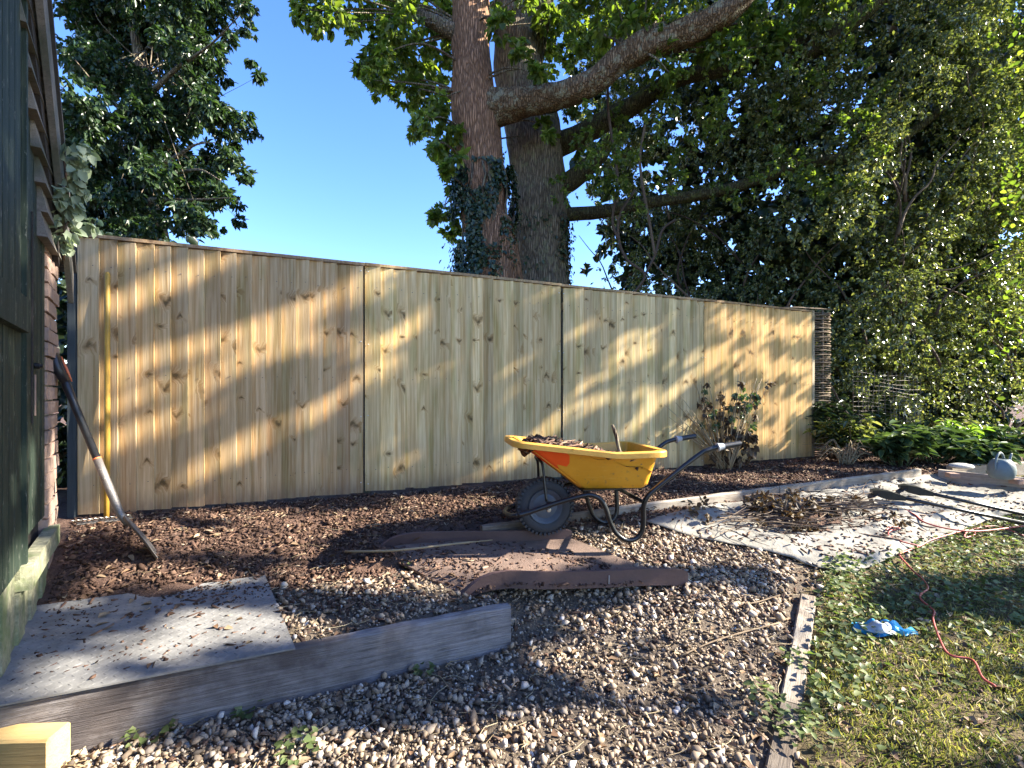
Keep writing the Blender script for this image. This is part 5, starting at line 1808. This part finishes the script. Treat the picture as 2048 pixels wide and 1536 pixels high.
# ------------------------------------------------------------------ plants
def stalks(mb, base, n, spread, h, r, rd, lean=(0, 0)):
    tips = []
    for k in range(n):
        a = rd.uniform(0, 2 * math.pi); s = spread * math.sqrt(rd.random())
        b = Vector(base) + Vector((math.cos(a) * .06, math.sin(a) * .05, 0))
        t = Vector(base) + Vector((math.cos(a) * s + lean[0], math.sin(a) * s * .5 + lean[1], h * rd.uniform(.55, 1.0)))
        m = b.lerp(t, .5) + Vector((rd.uniform(-.03, .03), rd.uniform(-.03, .03), .04))
        pts = curve_pts([b, m, t], 4)
        mb.tube(pts, [r * (1 - .6 * i / 8) for i in range(9)], 5)
        tips.append((m, t))
    return tips


def build_plants():
    rd = random.Random(21)
    # dried shrub in front of the fence
    b = ong(1450, 938)
    t = thing('dried_shrub', 'half-dead shrub with straw stalks in front of the orange fence panel', 'shrub', tuple(b))
    st = MB(); tips = stalks(st, b, 34, .42, 1.02, .006, rd, (.06, 0))
    o = st.build('stems', 'straw', t, True, world=True); o['kind'] = 'stuff'
    s2 = MB()
    for k in range(20):
        u1, v1 = rd.uniform(1320, 1420), rd.uniform(770, 860)
        e = at(u1, v1, 5.0 + rd.uniform(-.1, .2))
        s2.tube(curve_pts([b + Vector((rd.uniform(-.1, .05), rd.uniform(-.05, .05), 0)), b.lerp(e, .5) + Vector((.02, 0, .03)), e], 4), [.007 - .0006 * i for i in range(9)], 5)
    o = s2.build('straw_stalks', 'straw', t, True, world=True); o['kind'] = 'stuff'
    C = [tuple(a.lerp(c, rd.uniform(.2, 1))) for a, c in tips for _ in range(2)]
    A = clump_leaves(np.array(C), np.full(len(C), .05), 9, .055, .036, .5)
    leaf_obj('green_leaves', [q[:len(q) // 2] for q in A], 'leaf_bed', t)
    leaf_obj('withered_leaves', [q[len(q) // 2:] for q in A], 'leaf_dry', t)
    C = [tuple(b + Vector((rd.uniform(-.1, .35), rd.uniform(-.1, .05), rd.uniform(.08, .45)))) for _ in range(26)]
    leaf_obj('withered_leaves', clump_leaves(np.array(C), np.full(len(C), .07), 12, .075, .045, .6), 'leaf_dry', t)

    # leafy perennials along the bed at the right
    spots = [((1700, 905), 5.6, .42, .55, 'straggly dark perennial clump beside the fence end', 'leaf_hedge', .12, .05, 60, 'twig'),
             ((1660, 900), 5.9, .30, .70, 'tall thin-leaved plant between fence end and wire mesh', 'leaf_ivy', .13, .045, 45, 'twig'),
             ((1800, 915), 5.3, .40, .38, 'broad-leaved green perennial under the wire mesh', 'leaf_bed', .16, .095, 90, None),
             ((1870, 905), 5.5, .36, .42, 'sunlit broad-leaved perennial in the middle of the green clumps', 'leaf_bed', .15, .095, 90, None),
             ((1930, 900), 5.7, .34, .46, 'lime-tipped perennial standing tallest among the green clumps', 'leaf_lime', .10, .045, 80, None),
             ((1960, 912), 5.2, .30, .34, 'low green perennial directly behind the watering can', 'leaf_bed', .13, .085, 80, None),
             ((2040, 900), 5.6, .42, .45, 'dark green perennial at the right edge of the picture', 'leaf_bed', .14, .065, 90, None),
             ((1760, 880), 6.1, .36, .50, 'dark leafy plant tucked at the foot of the hedge', 'leaf_ivy', .12, .06, 80, None),
             ((1880, 880), 6.2, .40, .50, 'shaded leafy plant at the hedge foot behind the sunlit clumps', 'leaf_hedge', .11, .06, 90, None)]
    for (u, v), d, rad, h, lab, mt, L, W, n, stem in spots:
        p = at(u, v, d); p.z = float(ground_z(p.x, p.y)) 
        t = thing('perennial_plant', lab, 'plant', tuple(p), 0, 'leafy perennials at the hedge foot')
        st = MB(); tips = stalks(st, p, 16, rad, h, .006, rd)
        st_o = st.build('stems', stem or 'leaf_bed', t, True, world=True); st_o['kind'] = 'stuff'
        C = np.array([tuple(a.lerp(c, f)) for a, c in tips for f in (.0, .45, .85, 1.0)])
        k = len(C); m = 9
        Cc = np.repeat(C, m, 0); a = rng.uniform(0, 2 * np.pi, k * m)
        Dv = unit(np.stack([np.cos(a), np.sin(a), rng.uniform(-.35, .5, k * m)], 1))
        Nn = unit(np.stack([-np.cos(a) * .3, -np.sin(a) * .3, np.ones(k * m)], 1) + rvec(k * m) * .3)
        leaf_obj('leaves', (Cc + rng.normal(0, .03, (k * m, 3)), Dv, Nn, L * rng.uniform(.5, 1.15, k * m), W * rng.uniform(.6, 1.2, k * m)), mt, t, droop=.3)
    # bleached strap leaves of a spent clump
    b = ong(1690, 930)
    t = thing('spent_strap_plant', 'pale collapsed strap-leaved plant at the fence corner', 'plant', tuple(b))
    st = MB()
    for k in range(40):
        a = rd.uniform(0, math.pi * 2); L = rd.uniform(.2, .5)
        m = b + Vector((math.cos(a) * L * .4, math.sin(a) * L * .3, rd.uniform(.12, .3))); e = b + Vector((math.cos(a) * L, math.sin(a) * L * .5, rd.uniform(.01, .3)))
        st.tube(curve_pts([b + Vector((rd.uniform(-.08, .08), rd.uniform(-.05, .05), 0)), m, e], 4), [.006 - .0006 * i for i in range(9)], 4)
    o = st.build('strap_leaves', 'straw', t, True, world=True); o['kind'] = 'stuff'
    # pale creeper on the shed gable
    t = thing('creeper_spray', 'pale sage-green creeper leaves hanging over the shed barge board', 'creeper', tuple(at(135, 480, 2.6)))
    C = np.array([tuple(at(u, v, d)) for u, v, d in ((118, 285, 2.40), (140, 300, 2.45), (165, 312, 2.5), (130, 335, 2.45), (150, 360, 2.5), (118, 385, 2.45), (110, 400, 2.45), (135, 400, 2.5), (150, 430, 2.55), (160, 445, 2.6), (130, 455, 2.5), (128, 480, 2.55))])
    leaf_obj('leaves', clump_leaves(C, np.full(len(C), .065), 16, .058, .05, .8, flat=.5), 'leaf_sage', t)
    st = MB(); st.tube(curve_pts([Vector(C[0]), Vector(C[3]), Vector(C[7]), Vector(C[8]), Vector(C[10]), at(128, 520, 2.6)], 4), .005, 6)
    st.build('stem', 'twig', t, True, world=True)
    # dark shrub in the gap between shed and fence
    t = thing('gap_shrub', 'dark shrub filling the narrow gap between shed and fence post', 'shrub', (-3.3, 3.75, .35))
    C = [(random.uniform(-4.6, -2.75), random.uniform(3.5, 5.2), random.uniform(.4, 2.5)) for _ in range(210)]
    C = [c for c in C if sa(c[0], c[1])[0] < -.28]
    leaf_obj('leaves', clump_leaves(np.array(C), np.full(len(C), .3), 60, .08, .06, .4), 'leaf_ivy', t)
    st = MB()
    for k in range(5):
        st.tube(curve_pts([(-3.3 + .1 * k, 3.9 + .1 * k, .3), (-3.35 + .1 * k, 3.9, 1.2), (-3.3 + .15 * k, 3.85, 2.2)], 4), .015, 6)
    st.build('stems', 'twig', t, True, world=True)
    # small weeds on the gravel
    for k, (u, v, r, lab) in enumerate(((495, 1432, .035, 'tiny weed under the middle of the grey sleeper board'), (300, 1478, .06, 'weed patch near the fresh-sawn timber'), (600, 1512, .06, 'green weed at the bottom edge left of centre'), (850, 1350, .03, 'tiny weed at the right end of the sleeper'), (820, 1135, .035, 'small yellow-green seedling beside the ramp'), (1560, 1440, .09, 'soft round-leaved weed spilling over the lawn edging'), (1600, 1470, .10, 'larger round-leaved weed clump on the lawn side of the edging'), (1520, 1385, .035, 'single small weed on the gravel beside the lawn edging'), (1590, 1330, .06, 'weed tuft growing at the lawn edging joint'))):
        p = ong(u, v)
        t = thing('weed', lab, 'weed', tuple(p), 0, 'small weeds')
        n = int(8 + r * 420)
        a = rng.uniform(0, 2 * np.pi, n); rr = r * np.sqrt(rng.random(n))
        Pp = np.stack([p.x + np.cos(a) * rr, p.y + np.sin(a) * rr, np.full(n, p.z) + rng.uniform(.005, .02 + r * .6, n)], 1)
        Dv = unit(np.stack([np.cos(a), np.sin(a), rng.uniform(-.2, .5, n)], 1))
        leaf_obj('leaves', (Pp, Dv, unit(rvec(n) * .4 + np.array([0, 0, 1.0])), .026 * rng.uniform(.6, 1.3, n), .025 * rng.uniform(.6, 1.3, n)), 'leaf_ground', t)


build_plants()


# ------------------------------------------------------------------ loose ground cover nobody could count
def visible_pts(n, umin=-80, umax=2130, vmin=890, vmax=1640, bias=.5):
    """points on the ground spread so that near and far get similar cover on the ground"""
    X = rng.uniform(-3.2, 6.0, n * 4); Y = rng.uniform(.9, 6.4, n * 4)
    Z = ground_z(X, Y)
    P = np.stack([X, Y, Z], 1)
    u, v = pix(P)
    return P[(u > umin) & (u < umax) & (v > vmin) & (v < vmax)]


def region(P):
    s, a = sa(P[:, 0], P[:, 1]); l = lawn_side(P[:, 0], P[:, 1])
    lawn = (l > .09) & (s > 1.4)
    t, w = ramp_tw(P[:, 0], P[:, 1])
    onramp = (t > -.02) & (t < .80) & (w > -.06) & (w < 1.06)
    # plate footprint
    pr0, pr1 = onz(530, 1150, .205), onz(588, 1292, .205)
    e = np.array([pr1.x - pr0.x, pr1.y - pr0.y]); f = -E2 * 1.12
    det = e[0] * f[1] - e[1] * f[0]
    dx, dy = P[:, 0] - pr0.x, P[:, 1] - pr0.y
    pa = (dx * f[1] - dy * f[0]) / det; pb = (e[0] * dy - e[1] * dx) / det
    plate = (pa > 0) & (pa < 1.0) & (pb > 0) & (pb < 1)
    wall = ((P[:, 0] - SA_.x) * SNn.x + (P[:, 1] - SA_.y) * SNn.y) < .05
    board = (s > 1.88) & (s < 1.955) & (a < 2.22)
    return s, a, l, lawn, onramp, plate, wall, board


def deck_z(P):
    t, w = ramp_tw(P[:, 0], P[:, 1])
    T = [0, .05, .12, .2, 1]
    return np.interp(t, T, [.175, .195, .212, .218, .16]) * (1 - w) + np.interp(t, T, [.245, .262, .272, .276, .275]) * w + .006 * np.sin(t * 9 + w * 5)


def build_cover():
    # gravel
    P = visible_pts(150000)
    s, a, l, lawn, onramp, plate, wall, board = region(P)
    dens = np.where(s > 1.95, 1.0, np.where(a < 2.2, .8, .7)) * smooth(1.2, 1.5, s) * np.where(P[:, 1] > 3.2, .25, 1)
    dens = dens * np.where((l > -.05), .12, 1) * np.where(l > .1, .15, 1)
    dens = dens * np.where((a < .75) & (s < 1.9), .25, 1) * (.35 + .65 * smooth(-.35, .2, vnoise(P[:, 0], P[:, 1], 1.7, 8) + .5 * vnoise(P[:, 0], P[:, 1], 5.5, 18)))
    k = ~((onramp & (deck_z(P) - P[:, 2] < .06)) | plate | wall | board) & (rng.random(len(P)) < dens)
    P = P[k]
    print('stones', len(P))
    near = P[:, 1] < 2.35
    for sel, sub in ((near, 0), (~near, -1)):
        Q = P[sel].copy(); n = len(Q)
        r = np.clip(rng.lognormal(math.log(.0085), .52, n), .0028, .028)
        S = np.stack([r * rng.uniform(.8, 1.4, n), r * rng.uniform(.7, 1.1, n), r * rng.uniform(.45, .8, n)], 1)
        Q[:, 2] += r * rng.uniform(.1, .9, n)
        V, Fc = scatter(stone_shapes(0, 10) if sub == 0 else clod_shapes(10), Q, S, rot_mats(n, .5))
        o = mesh_np('gravel', V, Fc, 'stone', None, False)
        tag(o, 'loose brown and grey flint gravel, near stretch' if sub == 0 else 'loose brown and grey flint gravel further off', 'gravel', None, 'stuff')
    # bark chips and woody bits
    P = visible_pts(46000)
    s, a, l, lawn, onramp, plate, wall, board = region(P)
    dens = np.where(s < 1.25, .40, .16) * np.where(lawn, .25, 1) * np.where((s > 1.9), .55, 1)
    dens = np.where((s > .9) & (s < 1.7) & (a < 1.7), .55, dens)
    dens = np.where((s > 1.3) & (s < 2.1) & (a > 2.6), .5, dens)
    dens = np.where(plate, .10, np.where(onramp, .22, dens)) * (.5 + .9 * smooth(-.4, .4, vnoise(P[:, 0], P[:, 1], 2.6, 9)))
    k = ~(wall | board) & (rng.random(len(P)) < dens) & (s > .02)
    P = P[k]; onr = onramp[k]; plt = plate[k]
    n = len(P); print('chips', n)
    P[:, 2] += rng.uniform(.002, .012, n)
    P[plt, 2] = .210; P[onr, 2] = deck_z(P[onr]) + .005
    big = rng.random(n) < .22
    S = np.stack([np.where(big, rng.uniform(.03, .075, n), rng.uniform(.008, .03, n)), np.where(big, rng.uniform(.006, .018, n), rng.uniform(.004, .012, n)), rng.uniform(.002, .007, n)], 1)
    V, Fc = scatter(chip_shapes(), P, S, rot_mats(n, .28))
    tag(mesh_np('bark_chips', V, Fc, 'chip'), 'scattered bark chips and woody crumbs over soil and gravel', 'bark chips', None, 'stuff')
    # soil crumbs
    P = visible_pts(60000)
    s, a, l, lawn, onramp, plate, wall, board = region(P)
    dens = np.where(s < 1.25, .5, .03) * np.where(lawn, .2, 1)
    dens = np.where(plate, .30 * (vnoise(P[:, 0], P[:, 1], 4, 12) > -.1), dens); dens = np.where(onramp, .5, dens)
    k = ~(wall | board) & (rng.random(len(P)) < dens) & (s > .02)
    P = P[k]; n = len(P); plt = plate[k]; onr = onramp[k]
    t, w = ramp_tw(P[:, 0], P[:, 1])
    r = np.clip(rng.lognormal(math.log(.008), .5, n), .003, .03)
    P[plt, 2] = .207; r = np.where(plt | onr, r * .55, r)
    P[onr, 2] = deck_z(P[onr])
    P[:, 2] += r * .3
    S = np.stack([r, r * rng.uniform(.7, 1.1, n), r * rng.uniform(.5, .9, n)], 1)
    V, Fc = scatter(clod_shapes(8), P, S, rot_mats(n))
    tag(mesh_np('soil_crumbs', V, Fc, 'clod'), 'dark reddish-brown crumbs of dug soil', 'soil', None, 'stuff')
    # dead leaves
    P = visible_pts(4200)
    s, a, l, lawn, onramp, plate, wall, board = region(P)
    k = ~(wall | board) & (s > .05) & (rng.random(len(P)) < np.where(onramp | plate, .06, .32))
    P = P[k]; n = len(P); P[:, 2] += .012; P[plate[k], 2] = .212; P[onramp[k], 2] = deck_z(P[onramp[k]]) + .006
    leafD = unit(np.stack([rng.normal(size=n), rng.normal(size=n), rng.uniform(-.1, .25, n)], 1))
    V, Fq = leaf_geo(P, leafD, unit(rvec(n) * .35 + np.array([0, 0, 1.0])), .045 * rng.uniform(.5, 1.3, n), .026 * rng.uniform(.6, 1.3, n), .3, .25)
    tag(mesh_np('fallen_leaves', V, Fq, 'litter'), 'dry brown leaves fallen over path, bed and lawn', 'fallen leaves', None, 'stuff')
    # straw and thin twigs
    P = visible_pts(2600)
    s, a, l, lawn, onramp, plate, wall, board = region(P)
    k = ~(wall | board | plate | onramp) & (s > .1) & (rng.random(len(P)) < np.where(s < 1.25, .12, .42))
    P = P[k]; n = len(P); P[:, 2] += .014
    S = np.stack([rng.uniform(.03, .15, n), rng.uniform(.0013, .0028, n), rng.uniform(.0013, .0028, n)], 1)
    bent = []
    for q in range(6):            # three-jointed bent stalk
        ys = rng.uniform(-9, 9, 4) * np.array([0, 1, 1, .4]); zs = rng.uniform(0, 2.5, 4)
        vv = np.concatenate([np.array([[-.5 + i / 3, ys[i] - .5, zs[i]], [-.5 + i / 3, ys[i] + .5, zs[i]], [-.5 + i / 3, ys[i], zs[i] + 1]]) for i in range(4)])
        ff = np.array([[3 * i + a, 3 * i + (a + 1) % 3, 3 * i + 3 + (a + 1) % 3, 3 * i + 3 + a] for i in range(3) for a in range(3)])
        bent.append((vv, ff))
    V, Fc = scatter(bent, P, S, rot_mats(n, .1))
    tag(mesh_np('dry_stalks', V, Fc, 'straw'), 'thin dry stalks and straw strewn over the ground', 'straw', None, 'stuff')
    # grass
    P = visible_pts(200000, umax=3000)
    s, a, l, lawn, onramp, plate, wall, board = region(P)
    pn = vnoise(P[:, 0], P[:, 1], 2.1, 14) + .6 * vnoise(P[:, 0], P[:, 1], 6.1, 15)
    near_gr = smooth(2.7, 1.7, P[:, 1]) if False else np.clip((2.9 - P[:, 1]) / 1.2, .25, 1)
    k = lawn & (rng.random(len(P)) < np.clip(.55 + .6 * pn, .22, 1) * near_gr) & ~((s < 2.2) & (P[:, 1] > 3.0) & (l < .6))
    P = P[k]; n = len(P); print('grass', n)
    Dv = unit(np.stack([rng.normal(0, .55, n), rng.normal(0, .55, n), np.ones(n) * .7], 1))
    V, Fq = leaf_geo(P, Dv, rvec(n), rng.uniform(.012, .040, n), rng.uniform(.002, .0036, n), .1, .35)
    tag(mesh_np('grass', V, Fq, 'grass_blade'), 'short patchy grass of the lawn', 'grass', None, 'stuff')
    # round-leaved ground cover among the grass
    P = visible_pts(30000, umax=3000)
    s, a, l, lawn, onramp, plate, wall, board = region(P)
    pn = vnoise(P[:, 0], P[:, 1], 1.9, 16) + .5 * vnoise(P[:, 0], P[:, 1], 5, 17)
    edge = np.exp(-((l - .16) / .16) ** 2)
    far = smooth(2.0, 2.6, P[:, 1])
    k = lawn & (rng.random(len(P)) < np.clip(.02 + .12 * pn + .45 * edge * (P[:, 1] > 1.7) + .4 * far, .02, .9)) & ~((s < 2.05) & (P[:, 1] > 2.6))
    P = P[k]; n = len(P); print('cover', n)
    P[:, 2] += rng.uniform(.008, .045, n) * (.6 + .8 * edge[k] + .4 * far[k])
    a_ = rng.uniform(0, 2 * np.pi, n)
    V, Fq = leaf_geo(P, unit(np.stack([np.cos(a_), np.sin(a_), rng.uniform(-.2, .3, n)], 1)), unit(rvec(n) * .45 + np.array([0, 0, 1.0])), .032 * rng.uniform(.5, 1.35, n), .030 * rng.uniform(.5, 1.3, n), .15, .2)
    tag(mesh_np('ground_cover', V, Fq, 'leaf_ground'), 'round-leaved ground cover creeping through the lawn', 'ground cover', None, 'stuff')


build_cover()
